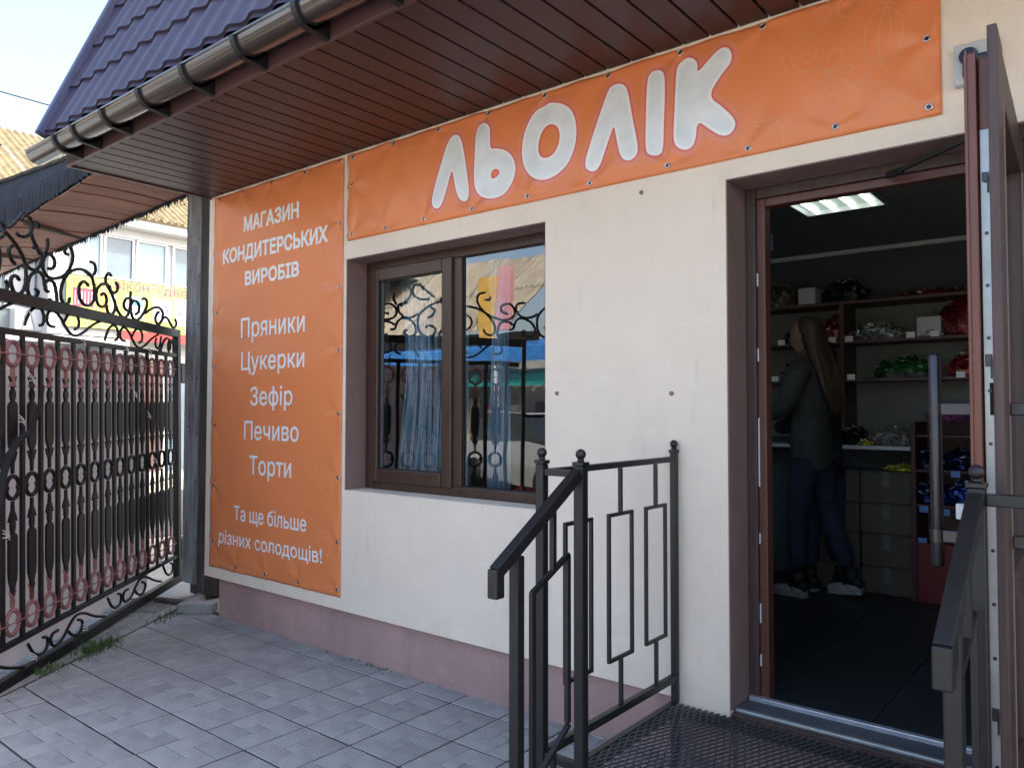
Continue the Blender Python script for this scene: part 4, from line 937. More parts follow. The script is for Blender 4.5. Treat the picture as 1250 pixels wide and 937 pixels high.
# plastic sheet tied behind, cable ties
m_ = MB(); m_.grid(lambda u, v: (.50+2.02*u+.01*math.sin(v*9), -.045+.008*math.sin(u*37+v*5)+.006*math.sin(v*13), .115+v*1.80+.012*math.sin(u*21)*(v)), 80, 30)
m_.build('plastic_sheet', 'sheet', gate, smooth=True)
def tie(s, z, a=0):
    m = MB(); 
    for q in (-.012, 0, .009):
        m.tube([(s-.03, .022, z-.02+q), (s, .026, z+q), (s+.032, .022, z+.012+q*2)], .0028, 5)
    m.build('cable_tie', 'tie', gate)
for s_, z_ in ((2.20, 1.70), (2.30, 1.47), (2.50, 1.20), (.86, 1.62), (.62, 1.46), (.50, 1.10), (2.44, .86), (1.6, .12), (2.18, .13), (.42, .30), (1.0, 1.95), (1.62, 1.95), (.60, 1.95)): tie(s_, z_)
MB().tube([(2.17, .02, 1.98), (2.22, .024, 2.07), (2.245, .024, 2.085), (2.27, .024, 2.06), (2.30, .02, 1.97)], .004, 6).build('cable_tie', 'tie', gate)
# dark cloth strap hanging in front of the bars
stp = MB(); pts = [(2.10, .03, 1.66), (2.13, .035, 1.60), (2.17, .035, 1.50), (2.26, .04, 1.40), (2.36, .04, 1.36), (2.45, .04, 1.28), (2.50, .04, 1.18), (2.56, .04, .95), (2.62, .035, .8)]
stp.tube(pts, [.008, .012, .013, .014, .018, .02, .02, .02, .018], 8)
stp.build('dark_strap', 'blackcloth', label='dark blue cloth strap knotted on the gate bars at the left edge', cat='strap', smooth=True)
bpy.data.objects['dark_strap'].matrix_world = Matrix.Translation(gate.location) @ gate.rotation_euler.to_matrix().to_4x4()
# hinges
for z in (1.72, .22):
    hb = MB().box(-.20, -.031, -.03, .03, z, z+.17); hb.build('hinge_block', 'gate', gate, bevel=.006)

# gate post
post = empty('gate_post', 'dark weathered timber gate post beside the vertical banner', 'post', loc=(-5.98, .32, 0))
B('post_core', 'wood', -.17, .10, .012, .30, -.03, 3.50, post, bevel=.006)
B('face_board', 'woodl', -.25, -.02, -.02, .0115, .06, 3.46, post, bevel=.003)
B('corner_board', 'wood', -.0195, .13, -.012, .0115, .0, 3.48, post, bevel=.004)
nl = MB()
for z in (.4, .9, 1.3, 1.75, 2.2, 2.6, 2.9): nl.cyl((-.04, -.0205, z), (-.04, -.024, z), .007, 8); nl.cyl((-.19, -.0205, z+.05), (-.19, -.024, z+.05), .006, 8)
nl.build('nail_heads', 'gap', post)
B('loose_brick', 'kerb', -.13, .13, -.06, .06, 0, .07, bevel=.008, label='grey concrete block lying beside the gate post', cat='block', loc=(-5.42, .0, .0)).rotation_euler = (0, 0, .62)
B('wood_scrap', 'wood', -.16, .16, -.03, .03, 0, .03, label='dark flat wood scrap on the ground by the gate post', cat='scrap', loc=(-5.80, .0, .002)).rotation_euler = (0, 0, .3)

# canopy over the gate
can = empty('gate_canopy', 'sagging canopy with navy felt edge and red brown boards underneath, over the gate', 'canopy')
def yf(x): return (-.40, 3.363+(x+6.28)*.0866)
def yt(x): return (-.28, 3.645+max(0, -(x+7.1))*.055)
def yb_(x): return (.33, 3.345+(x+6.37)*.045)
XA, XB = -5.36, -11.0
def rag(x, k): return .014*noise.noise(Vector((x*31, k, 0)))+.01*math.sin(x*140)
cm = MB()
def cf(u, v):
    x = XA+(XB-XA)*u; a = yf(x); b = yt(x); r_ = .010*math.cos(x*2*math.pi/.085)*(1-.3*v)
    bulge = .05*math.sin(math.pi*v)
    return (x, a[0]+(b[0]-a[0])*v-bulge-r_, a[1]+(b[1]-a[1])*v+.02+(rag(x, 1) if v == 0 else 0)+.01*noise.noise(Vector((x*3, v, 2))))
cm.grid(cf, 420, 5); cm.build('felt_skirt', 'navyshingle', can, smooth=True)
cm = MB(); cm.grid(lambda u, v: (XA+(XB-XA)*u, yt(XA+(XB-XA)*u)[0]+(yb_(XA+(XB-XA)*u)[0]-yt(XA+(XB-XA)*u)[0])*v, yt(XA+(XB-XA)*u)[1]+.02+(yb_(XA+(XB-XA)*u)[1]+.05-yt(XA+(XB-XA)*u)[1]-.02)*v+.10*math.sin(math.pi*v)+.008*math.sin(u*400)), 200, 6)
cm.build('felt_top', 'navyshingle', can, smooth=True)
rm = MB(); rm.tube([(XA+(XB-XA)*i/40, yt(XA+(XB-XA)*i/40)[0]-.01, yt(XA+(XB-XA)*i/40)[1]+.03+.012*noise.noise(Vector((i*.9, 0, 0)))) for i in range(41)], .022, 7)
rm.build('ridge_roll', 'wood', can, smooth=True)
nb = 26; wx = (XA-XB)/nb
for i in range(nb):
    g0, g1 = XA-i*wx-.003, XA-(i+1)*wx+(.03 if i in (5, 9) else .003)
    m = MB(); vs = []; n = 8; hz = random.uniform(-.006, .006)
    for j in range(n+1):
        v = j/n; a0 = yf(g0); b0_ = yb_(g0); y = a0[0]+.012+(b0_[0]-a0[0]-.012)*v
        for x, dz in ((g0, 0), (g1, 0), (g1, .015), (g0, .015)):
            vs.append((x, y, yf(x)[1]+(yb_(x)[1]-yf(x)[1])*v+dz+hz+.012*math.sin(math.pi*v)))
    fs = []
    for j in range(n):
        for q in range(4): fs.append((j*4+q, j*4+(q+1) % 4, (j+1)*4+(q+1) % 4, (j+1)*4+q))
    fs += [(3,2,1,0), tuple(n*4+q for q in range(4))]
    m.add(vs, fs); m.build('soffit_board', 'under', can)
for k, (xx) in enumerate((-6.6, -7.9, -9.2)):
    a = yf(xx); b = yb_(xx); MB().bar((xx, a[0]+.03, a[1]-.02), (xx-.5, b[0]-.02, b[1]-.02), .04, .035).build('cross_batten', 'wood', can, bevel=.004) if k else None
fz = MB(); random.seed(3)
x = XA-.02
while x > XB:
    for (yy, zz) in (yb_(x),):
        l = random.uniform(.004, .05); w_ = random.uniform(.015, .05)
        fz.add([(x, yy+.012, zz+.02), (x-w_, yy+.012, zz+.02), (x-w_*.6, yy+.012+random.uniform(-.01, .01), zz-.03-l), (x-w_*.3, yy+.02, zz+.02)], [(0,1,2),(1,3,2),(3,0,2)])
    x -= random.uniform(.012, .03)
bd = MB(); bd.grid(lambda u, v: (XA+(XB-XA)*u, yb_(0)[0]+.014+.01*noise.noise(Vector((u*60, v, 3))), yb_(XA+(XB-XA)*u)[1]+.06-v*(.085+.05*noise.noise(Vector((u*90, 0, 5)))+.03*noise.noise(Vector((u*400, 0, 7))))), 500, 2)
bd.build('felt_back_band', 'navyshingle', can)
fz.build('ragged_felt_edge', 'navyshingle', can, kind='stuff')
random.seed(11)

# grass at the foot of the gate
def grass(nm, c0, c1, n, label, hmax=.065, spread=.045):
    m = MB()
    for i in range(n):
        t_ = random.random(); x = c0[0]+(c1[0]-c0[0])*t_+random.gauss(0, spread); y = c0[1]+(c1[1]-c0[1])*t_+random.gauss(0, spread)
        h = random.uniform(.3, 1)*hmax; a = random.uniform(0, 6.28); dx, dy = math.cos(a)*h*.6, math.sin(a)*h*.6; w_ = .003
        px, py = -math.sin(a)*w_, math.cos(a)*w_
        m.add([(x-px, y-py, -.01), (x+px, y+py, -.01), (x+dx*.4+px*.8, y+dy*.4+py*.8, h*.6), (x+dx*.4-px*.8, y+dy*.4-py*.8, h*.6), (x+dx, y+dy, h)], [(0,1,2,3), (3,2,4)])
    return m.build(nm, 'grass', label=label, cat='grass', kind='stuff')
ga = k0+kd*((-1.10+4)*1.21)+kn*.13; 
grass('grass_tuft', (-4.98, -.98), (-5.14, -.74), 300, 'green grass tuft growing at the kerb under the gate')
grass('grass_tuft', (-4.82, -1.28), (-4.90, -1.14), 110, 'small grass tuft left of the bigger one under the gate', .05, .03)

dbm = MB()
for i in range(420):
    if i % 3: x, y = random.uniform(-5.1, -1.5), -abs(random.gauss(0, .035))+.02
    else: t_ = random.uniform(-3.2, .0); x, y = kline(t_)+abs(random.gauss(0, .09)), t_
    s_ = random.uniform(.002, .0065); a = random.uniform(0, 3.14)
    p = Vector((x, y, .001)); u_ = Vector((math.cos(a), math.sin(a), 0))*s_; v_ = Vector((-u_.y, u_.x, 0))*random.uniform(.3, .9); z_ = Vector((0, 0, s_*.5))
    dbm.add([p-u_-v_, p+u_-v_, p+u_+v_, p-u_+v_, p+z_], [(0,1,4), (1,2,4), (2,3,4), (3,0,4)])
dbm.build('grit', 'dirt', label='fine grit and crumbs along the wall foot and the kerb', cat='grit', kind='stuff')
grass('weeds', (-3.9, .015), (-3.2, .015), 46, 'tiny weeds in the joint at the foot of the pink plinth', .022, .02)
grass('weeds', (-5.35, -.35), (-5.6, -.02), 120, 'thin weeds by the kerb near the gate post', .035, .03)

# ================================================================== LANDING, RAILINGS, STEPS
land = empty('entrance_landing', 'black steel landing with expanded metal mesh in front of the door', 'landing')
LX0, LX1, LY0, LY1, LZ = -1.55, 1.45, -.975, -.004, .275
MB().box(LX0, LX0+.03, LY0, LY1, .215, .2715).box(LX1-.03, LX1, LY0, LY1, .215, .2715).box(LX0+.03, LX1-.03, LY0, LY0+.03, .215, .2715).box(LX0+.03, LX1-.03, -.03, LY1, .215, .255).box(-.06, -.02, LY0+.03, -.031, .215, .255).build('landing_frame', 'iron', land, bevel=.003)
em = MB(); L_, S_ = .066, .0265
nxc = int((LX1-LX0-.062)/S_); nyc = int((LY1-LY0-.036)/L_)
for i in range(nxc):
    x = LX0+.031+i*S_
    for j in range(nyc):
        y = LY0+.031+j*L_
        for (a, b) in (((x, y), (x+S_/2, y+L_/2)), ((x+S_/2, y+L_/2), (x, y+L_)), ((x+S_, y), (x+S_/2, y+L_/2)), ((x+S_/2, y+L_/2), (x+S_, y+L_))):
            dx, dy = b[0]-a[0], b[1]-a[1]; q = math.hypot(dx, dy); nx_, ny_ = -dy/q*.0026, dx/q*.0026
            h0, h1 = .264, .2685
            em.add([(a[0]-nx_, a[1]-ny_, h0), (a[0]+nx_, a[1]+ny_, h1+.0015), (b[0]+nx_, b[1]+ny_, h1+.0015), (b[0]-nx_, b[1]-ny_, h0)], [(0,1,2,3)])
em.build('expanded_metal_mesh', mat('mesh_iron', (.10, .10, .11), .3, .3), land, kind='stuff')
for x in (LX0+.02, LX1-.02):
    for y in (LY0+.02, -.02): B('leg', 'iron', x-.014, x+.014, y-.018, y+.018, -.012, .2148, land)
B('concrete_slab', 'kerb', -1.49, -.9, -.62, -.02, -.011, .05, bevel=.01, label='low grey concrete slab under the left end of the landing', cat='slab')
steps = empty('entrance_steps', 'black steel steps leading down from the landing towards the pavement', 'steps')
for x in (-1.376, -.288):
    MB().bar((x, -1.0, .20), (x, -1.42, -.0), .04, .04).build('stringer', 'iron', steps, bevel=.003)
B('tread', 'iron', -1.354, -.31, -1.30, -1.02, .118, .135, steps, bevel=.003)
def railing_post(x, y, z0, par, w=.032, ztop=1.327):
    B('post', 'iron', x-w/2, x+w/2, y-w/2, y+w/2, z0, ztop-.012, par, bevel=.004)
    m = MB().box(x-w/2-.003, x+w/2+.003, y-w/2-.003, y+w/2+.003, ztop-.0118, ztop); m.build('post_cap', 'iron', par, bevel=.002)
    MB().cyl((x, y, ztop), (x, y, ztop+.009), .011, 12).sphere((x, y, ztop+.024), .0168, 18, 12).build('ball_finial', 'iron', par, smooth=True)
def flat(nm, par, a, b, w=.018, h=.018): MB().bar(a, b, w, h).build(nm, 'iron', par, bevel=.002)
YC = -.956
def rect_panel(par, x, y0, y1, z0, z1, zt, zb):
    m = MB(); q = .0068
    m.box(x-q, x+q, y0-q, y0+q, z0-q, z1+q).box(x-q, x+q, y1-q, y1+q, z0-q, z1+q).box(x-q, x+q, y0+q, y1-q, z1-q, z1+q).box(x-q, x+q, y0+q, y1-q, z0-q, z0+q)
    m.build('panel_rectangle', 'iron', par, bevel=.002)
    c = (y0+y1)/2
    MB().box(x-q, x+q, c-q, c+q, z1+q+.0005, zt).build('baluster', 'iron', par); MB().box(x-q, x+q, c-q, c+q, zb, z0-q-.0005).build('baluster', 'iron', par)
def stair_rail(par, x):
    flat('handrail', par, (x, -.975, 1.290), (x, -1.372, 1.046), .034, .034)
    flat('handrail_end', par, (x, -1.368, 1.050), (x, -1.368, .978), .040, .050) if False else B('handrail_end', 'iron', x-.0172, x+.0172, -1.390, -1.354, .975, 1.056, par, bevel=.004)
    B('lower_post', 'iron', x-.0165, x+.0165, -1.297, -1.264, -.012, 1.078, par, bevel=.004)
    q = .0075
    m = MB(); m.box(x-q, x+q, -1.216, -1.198, .36, .962); m.bar((x, -1.210, .958), (x, -1.024, 1.046), .015, .015); m.box(x-q, x+q, -1.039, -1.021, .535, 1.046); m.bar((x, -1.024, .528), (x, -1.215, .40), .015, .015)
    m.build('stair_panel', 'iron', par, bevel=.0015)
    MB().box(x-.008, x+.008, -1.114, -1.098, 1.006, 1.20).build('baluster', 'iron', par)
    MB().bar((x, -.98, .30), (x, -1.26, .13), .035, .03).build('lower_rail', 'iron', par, bevel=.003)
    MB().box(x-.008, x+.008, -1.114, -1.098, .225, .468).build('baluster', 'iron', par)
rl = empty('left_railing', 'black square tube railing with ball tops left of the door, by the window', 'railing')
railing_post(-1.53, -.022, .272, rl, .028, 1.325); railing_post(-1.53, YC, -.012, rl); railing_post(-1.376, YC, -.012, rl, .035)
MB().box(-1.542, -1.518, YC+.017, -.037, 1.274, 1.297).build('top_rail', 'iron', rl, bevel=.003)
MB().box(-1.543, -1.517, YC+.017, -.037, .358, .387).build('bottom_rail', 'iron', rl, bevel=.003)
MB().box(-1.5135, -1.394, YC-.011, YC+.011, 1.277, 1.299).build('top_rail', 'iron', rl, bevel=.003)
MB().box(-1.5135, -1.394, YC-.012, YC+.012, .358, .385).build('bottom_rail', 'iron', rl, bevel=.003)
for (a, b) in ((-.264, -.104), (-.542, -.376), (-.822, -.662)): rect_panel(rl, -1.53, a, b, .565, 1.10, 1.272, .388)
stair_rail(rl, -1.376)
rr = empty('right_railing', 'black railing with sloping handrail right of the steps, in front of the open door', 'railing')
railing_post(-.288, YC, -.012, rr, .035); stair_rail(rr, -.288); railing_post(1.43, YC, -.012, rr, .034)
MB().box(-.270, 1.412, YC-.013, YC+.013, 1.275, 1.303).build('top_rail', 'iron', rr, bevel=.003)
MB().box(-.263, 1.407, YC-.014, YC+.014, .355, .385).build('bottom_rail', 'iron', rr, bevel=.003)
xx = .0
while xx < 1.3:
    MB().box(xx-.008, xx+.008, YC-.008, YC+.008, .3855, 1.2745).build('baluster', 'iron', rr); xx += .14
litm = mat('litter_red', (.5, .05, .05), .5)
for (x, y, mm, l) in ((-1.44, -.86, litm, 'red crumpled wrapper on the ground under the landing corner'), (-1.47, -.80, 'white', 'white scrap of paper under the landing corner'), (-1.10, -.62, litm, 'red wrapper lying under the landing mesh')):
    m = MB(); m.sphere((0, 0, 0), (.035, .025, .014), 9, 6); m.v = [tuple(Vector(v)*(1+.5*noise.noise(Vector(v)*60+Vector((x*9, 0, 0))))) for v in m.v]
    m.build('litter', mm, label=l, cat='litter', loc=(x, y, .012 if y < -.7 else .062))

# ================================================================== PEOPLE
def skin(name, V, E, m, parent=None, sub=2, flat_=None, root=0):
    me = bpy.data.meshes.new(name); me.from_pydata([v[0] for v in V], E, []); me.materials.append(MT[m] if isinstance(m, str) else m)
    o = bpy.data.objects.new(name, me); C.objects.link(o)
    if parent is not None: o.parent = parent
    sm = o.modifiers.new('skin', 'SKIN'); sm.use_smooth_shade = True; sm.branch_smoothing = .4
    for i, v in enumerate(V):
        sv = me.skin_vertices[0].data[i]; r_ = v[1]; sv.radius = r_ if isinstance(r_, tuple) else (r_, r_); sv.use_root = (i == root)
    ss_ = o.modifiers.new('sub', 'SUBSURF'); ss_.levels = sub; ss_.render_levels = sub
    return o
def head_mesh(m, hx, hz):
    """skull with brow, nose, lips, chin; +X is the face"""
    n, k = 28, 20; vs = []; base = len(m.v)
    for i in range(k+1):
        t = math.pi*i/k
        for j in range(n):
            u = 2*math.pi*j/n; x, y, z = math.sin(t)*math.cos(u), math.sin(t)*math.sin(u), math.cos(t)
            X = .098*x; Y = .076*y*(1-.22*max(0, -z)); Z = .118*z
            if x > 0:
                X *= 1-.10*max(0, -z)
                fc = math.exp(-(y/.22)**2)
                X += .024*fc*math.exp(-((z+.18)/.13)**2)*x+.010*fc*math.exp(-((z+.52)/.08)**2)*x+.012*fc*math.exp(-((z+.85)/.12)**2)
                X -= .008*math.exp(-((abs(y)-.42)/.16)**2)*math.exp(-((z-.02)/.12)**2)
            vs.append((hx+X, Y, hz+Z))
    m.add(vs, [(i*n+j, i*n+(j+1) % n, (i+1)*n+(j+1) % n, (i+1)*n+j) for i in range(k) for j in range(n)])
def person(origin, face, label, jm, hm, long_hair, scale=1.0, step=1.0):
    # local frame: +X is the direction faced, +Y to the person's left, Z up, height 1.82 (scene scale)
    e = empty('person', label, 'person', loc=origin); e.rotation_euler = (0, 0, face); e.scale = (scale,)*3
    k = step; fa = (-.06*k, -.12, .50); an = (-.20*k+.02*(1-k), -.14, .13 if k > .5 else .10)
    V = [((0,0,1.0),(.10,.13)),((0,0,1.18),(.085,.12)),((-.01,0,1.36),(.10,.15)),((-.01,0,1.50),(.075,.11)),((.01,0,1.60),.05),((.015,0,1.68),.045),
         ((0,.19,1.47),.052),((.05,.25,1.22),.042),((.28,.20,1.18),.032),((.36,.18,1.20),(.036,.02)),
         ((0,-.19,1.47),.052),((.06,-.24,1.24),.042),((.30,-.15,1.30),.032),((.38,-.12,1.33),(.036,.02)),
         ((.0,.09,.93),.09),((.06,.10,.50),.060),((.05,.10,.10),.042),((.12,.10,.045),.034),
         ((-.02,-.09,.93),.09),(fa,.060),(an,.042),((an[0]+.08,-.14,an[2]-.07),.034)]
    E = [(0,1),(1,2),(2,3),(3,4),(4,5),(3,6),(6,7),(7,8),(8,9),(3,10),(10,11),(11,12),(12,13),(0,14),(14,15),(15,16),(16,17),(0,18),(18,19),(19,20),(20,21)]
    for (hi, hx, hy, hz, sd_) in ((9, .36, .18, 1.20, -1), (13, .38, -.12, 1.33, 1)):
        for q in range(4):
            b = len(V); ofs = (q-1.5)*.020; L2 = (.052, .06, .056, .044)[q]
            V += [((hx+.03, hy+ofs, hz), .0098), ((hx+.03+L2*.6, hy+ofs*1.2, hz-.006), .0088), ((hx+.03+L2, hy+ofs*1.2, hz-.028), .0078)]
            E += [(hi, b), (b, b+1), (b+1, b+2)]
        b = len(V); V += [((hx+.01, hy+sd_*.038, hz), .011), ((hx+.04, hy+sd_*.050, hz-.012), .009)]; E += [(hi, b), (b, b+1)]
    o = skin('body', V, E, 'skin', e, sub=1)
    bpy.context.view_layer.update(); dg = bpy.context.evaluated_depsgraph_get()
    me = bpy.data.meshes.new_from_object(o.evaluated_get(dg)); m = MB()
    m.add([tuple(v.co) for v in me.vertices], [tuple(p.vertices) for p in me.polygons]); head_mesh(m, .035, 1.70)
    m.sphere((.03, .076, 1.695), (.016, .012, .028), 8, 6); m.sphere((.03, -.076, 1.695), (.016, .012, .028), 8, 6)
    bpy.data.objects.remove(o); o = m.build('body', 'skin', e, smooth=True)
    rmd = o.modifiers.new('merge', 'REMESH'); rmd.mode = 'VOXEL'; rmd.voxel_size = .0065; rmd.use_smooth_shade = True
    bpy.context.view_layer.update(); me2 = bpy.data.meshes.new_from_object(o.evaluated_get(bpy.context.evaluated_depsgraph_get())); o.modifiers.clear(); o.data = me2; me2.shade_smooth()
    if not me2.materials: me2.materials.append(MT['skin'])
    J = [((0,0,.98),(.13,.17)),((0,0,1.18),(.118,.16)),((-.01,0,1.36),(.122,.175)),((-.01,0,1.50),(.085,.12)),((0,0,1.56),(.06,.065)),
         ((0,.20,1.45),.085),((.05,.265,1.22),.07),((.24,.21,1.18),.055),((0,-.20,1.45),.085),((.06,-.255,1.24),.07),((.26,-.165,1.29),.055),((0,0,.82),(.135,.18))]
    skin('jacket', J, [(0,1),(1,2),(2,3),(3,4),(3,5),(5,6),(6,7),(3,8),(8,9),(9,10),(0,11)], jm, e)
    T = [((0,0,.96),(.10,.13)),((0,.095,.84),(.09,.09)),((.05,.10,.52),.078),((.045,.10,.17),.058),((-.02,-.095,.84),(.09,.09)),((fa[0],-.12,.52),.078),((an[0]+.02,-.14,.19),.058)]
    skin('jeans', T, [(0,1),(1,2),(2,3),(0,4),(4,5),(5,6)], 'jeans', e)
    m = MB(); n = 24; rows = []
    prof_ = [(.02, 1.835, .02, .02), (.012, 1.825, .07, .055), (.005, 1.79, .098, .080), (-.005, 1.74, .098, .090), (-.025, 1.68, .085, .096)]
    prof_ += [(-.05, 1.60, .075, .105), (-.085, 1.50, .058, .115), (-.115, 1.42, .045, .115), (-.135, 1.34, .035, .10), (-.15, 1.27, .022, .07), (-.155, 1.23, .008, .03)] if long_hair else [(-.035, 1.63, .06, .075), (-.035, 1.60, .02, .04)]
    for (cx_, cz_, rx_, ry_) in prof_:
        for j in range(n):
            u = 2*math.pi*j/n; wob = 1+.05*math.sin(j*7+cz_*9)
            x = cx_+rx_*math.cos(u)*wob
            if cz_ < 1.80: x = min(x, .045 if abs(math.sin(u)) > .35 and cz_ > 1.66 else -.0)
            m.v.append((x, ry_*math.sin(u)*wob, cz_))
    W_ = n; m.f += [(i*W_+j, i*W_+(j+1) % W_, (i+1)*W_+(j+1) % W_, (i+1)*W_+j) for i in range(len(prof_)-1) for j in range(n)]; m.f.append(tuple(range(n))); m.mi = [0]*len(m.f)
    ho = m.build('hair', hm, e, smooth=True); sb = ho.modifiers.new('s', 'SUBSURF'); sb.levels = sb.render_levels = 1
    if long_hair:
        m = MB()
        for q in range(70):
            y0 = random.uniform(-.10, .10); m.tube([(-.075, y0*.9, 1.66), (-.135, y0*1.08, 1.50), (-.165+random.uniform(-.015, .015), y0+random.gauss(0, .012), 1.36), (-.175+random.gauss(0, .012), y0*.95+random.gauss(0, .02), 1.22+random.uniform(-.06, .06))], [.004, .005, .004, .001], 4)
        m.build('hair_strands', hm, e, kind='stuff')
    m = MB()
    for sy in (-.031, .031): m.sphere((.118, sy, 1.702), .009, 8, 6)
    m.build('eyes', 'shoed', e)
    for (x, y, z, rx) in ((.06, .10, 0, 0), (an[0]-.0, -.14, .02*k, .1*k)):
        s_ = empty('shoe', parent=e, loc=(x, y, z)); s_.rotation_euler = (0, rx, 0)
        MB().box(-.070, .150, -.036, .036, .0, .024).build('sole', 'shoe', s_, bevel=.012)
        m = MB(); m.sphere((.08, 0, .035), (.085, .040, .040), 16, 9); m.sphere((-.01, 0, .045), (.065, .038, .05), 16, 9); m.build('upper', 'shoe' if long_hair else 'shoed', s_, smooth=True)
        MB().tube([(-.075, 0, .06), (-.02, 0, .085), (.045, 0, .085)], [.03, .042, .03], 10).build('strap', 'shoed', s_, smooth=True)
        MB().cyl((-.01, 0, .07), (-.012, 0, .17), .044, 12).build('sock', 'shoed', s_, smooth=True)
    return e
person((-1.67, 2.18, .283), math.pi-.12, 'woman with long light brown hair, grey jacket and jeans, standing inside the shop facing left', 'jacket', 'hair', True)
person((-1.66, 2.40, .283), math.pi-.3, 'second customer in black, half hidden behind the long haired woman', 'blackcloth', 'darkhair', False, scale=.92, step=.2)

# ================================================================== ACROSS THE LANE (left background)
shopb = empty('street_building', 'white two storey building across the lane with slate roof and a yellow green sign', 'building')
FX = -16.0
B('wall', 'whitewall', FX-6, FX, 2.75, 16, 2.95, 5.25, shopb)
B('ground_floor_wall', 'plate', FX-6, FX-.25, 2.75, 16, -.06, 2.94, shopb)
B('cornice', 'pvc', FX+.001, FX+.38, -12, 16, 5.17, 5.33, shopb, bevel=.01)
B('cornice', 'pvc', FX+.001, FX+.06, 2.75, 16, 4.99, 5.165, shopb)
ys = [3.18, 3.66, 3.78, 4.29, 4.42, 4.98, 5.19, 5.75, 5.95, 6.5, 6.7, 7.3]
for i in range(0, len(ys), 2):
    wd = empty('window', parent=shopb); y0, y1 = ys[i], ys[i+1]
    MB().box(FX+.001, FX+.05, y0-.05, y0, 4.12, 4.985).box(FX+.001, FX+.05, y1, y1+.05, 4.12, 4.985).box(FX+.001, FX+.05, y0, y1, 4.95, 4.985).box(FX+.001, FX+.05, y0, y1, 4.12, 4.155).build('frame', 'pvc', wd)
    B('pane', 'paneblue' if i in (2, 6) else 'paneblind', FX+.002, FX+.014, y0, y1, 4.156, 4.949, wd)
for y0, y1, m in ((3.1, 4.3, 'paneblue'), (4.5, 5.1, 'shelf'), (5.25, 6.6, 'paneblue')):
    B('shop_window', m, FX-.249, FX-.22, y0, y1, .2, 2.5, shopb)
B('teal_panel', mat('teal_panel', (.05, .30, .30), .5), FX-.215, FX-.2, 3.75, 4.7, 2.3, 2.62, shopb)
sg = empty('street_sign', 'yellow green sign about windows and doors with pink lettering on the white building', 'sign', loc=(0, 0, 0))
lime = mat('lime_print', (.34, .47, .07), .5, col2=(.46, .52, .16), vscale=1.2); pinkm = mat('pink_print', (.42, .04, .09), .5)
B('sign_board', lime, FX+.055, FX+.09, 3.04, 9.0, 3.10, 4.09, sg)
B('red_strip', mat('red_print', (.6, .04, .04), .5), FX+.055, FX+.085, 4.08, 9.0, 2.90, 3.097, sg)
def signtext(s_, y0, zb, y1, cap, m, x=FX+.093, bold=.0, ref='Н', nm='lettering'):
    me = text_mesh(s_, y0, zb, y1, cap, bold, ref)
    for v in me.vertices: v.co = Vector((x, v.co.x, v.co.z))
    me.materials.clear(); me.materials.append(m if not isinstance(m, str) else MT[m]); o = bpy.data.objects.new(nm, me); C.objects.link(o); o.parent = sg; return o
signtext('Салон', 3.14, 3.925, 3.80, .115, pinkm); signtext('ВІКОН', 3.94, 3.925, 4.62, .14, pinkm, bold=.02); signtext('та', 4.69, 3.925, 4.86, .13, pinkm); signtext('ДВЕРЕЙ', 4.93, 3.90, 5.95, .14, pinkm, bold=.02)
maroon = mat('maroon_print', (.22, .05, .10), .5)
B('picture_gate', maroon, FX+.0905, FX+.093, 3.15, 3.53, 3.50, 3.86, sg)
mm = MB()
for k in range(6): mm.box(FX+.0935, FX+.095, 3.19+k*.06, 3.20+k*.06, 3.53, 3.80)
mm.build('picture_bars', 'white', sg)
B('picture_door', mat('orange_print', (.75, .38, .10), .5), FX+.0905, FX+.093, 3.66, 3.84, 3.40, 3.79, sg); B('picture_door', 'plate', FX+.0905, FX+.093, 3.86, 3.96, 3.42, 3.78, sg)
B('picture_window', 'pvc', FX+.0905, FX+.093, 4.15, 4.52, 3.36, 3.80, sg); B('picture_blue', mat('blue_print', (.08, .3, .75), .5), FX+.0935, FX+.095, 4.30, 4.48, 3.62, 3.74, sg)
B('picture_white', 'pvc', FX+.0905, FX+.093, 4.72, 5.10, 3.34, 3.80, sg)
MB().tube([(FX+.096, 4.91+.12*math.cos(a*math.pi/8), 3.57+.12*math.sin(a*math.pi/8)) for a in range(16)], .012, 5, closed=True).build('picture_ring', mat('violet_print', (.25, .2, .6), .5), sg)
B('picture_white', 'white', FX+.0905, FX+.093, 5.18, 5.95, 3.28, 3.86, sg)
signtext('К', 5.26, 3.42, 5.40, .26, mat('dark_print', (.05, .03, .08), .5), x=FX+.094); signtext('ш', 5.30, 3.74, 5.42, .09, mat('blue_print2', (.1, .4, .7), .5), x=FX+.094)
signtext('П', 5.45, 2.94, 5.56, .12, 'white', x=FX+.0865)
# the older wing to the left
wing = empty('old_wing', 'grey old wing of the street building behind the left gate scrolls', 'building')
B('wall', 'greywall', FX-5.5, FX-.6, -12, 2.74, -.06, 5.2, wing)
B('pale_panel', 'whitewall', FX-.599, FX-.55, 2.2, 2.70, 3.4, 5.0, wing); B('window', 'paneblue', FX-.599, FX-.57, 1.2, 1.9, 3.9, 4.9, wing)
MB().tube([(FX-.5, 2.05, 5.1), (FX-.5, 2.05, 3.4), (FX-.4, 1.9, 3.3), (FX-.4, 1.3, 3.3)], .04, 8).build('pipe', 'plate', wing)
B('wall_box', 'pvc', FX-.599, FX-.3, 2.3, 2.8, 3.0, 3.4, wing, bevel=.02)
kiosk = empty('lane_kiosk', 'pale kiosk with white roof edge behind the gate at far left', 'kiosk', loc=(-11.8, .6, 0))
B('wall', 'greywall', -.8, .8, -1.6, 1.2, -.05, 2.35, kiosk); B('roof_edge', 'pvc', -.95, .95, -1.75, 1.35, 2.352, 2.46, kiosk, bevel=.02); B('window', 'paneblue', .801, .815, -.9, .6, 1.0, 2.0, kiosk)

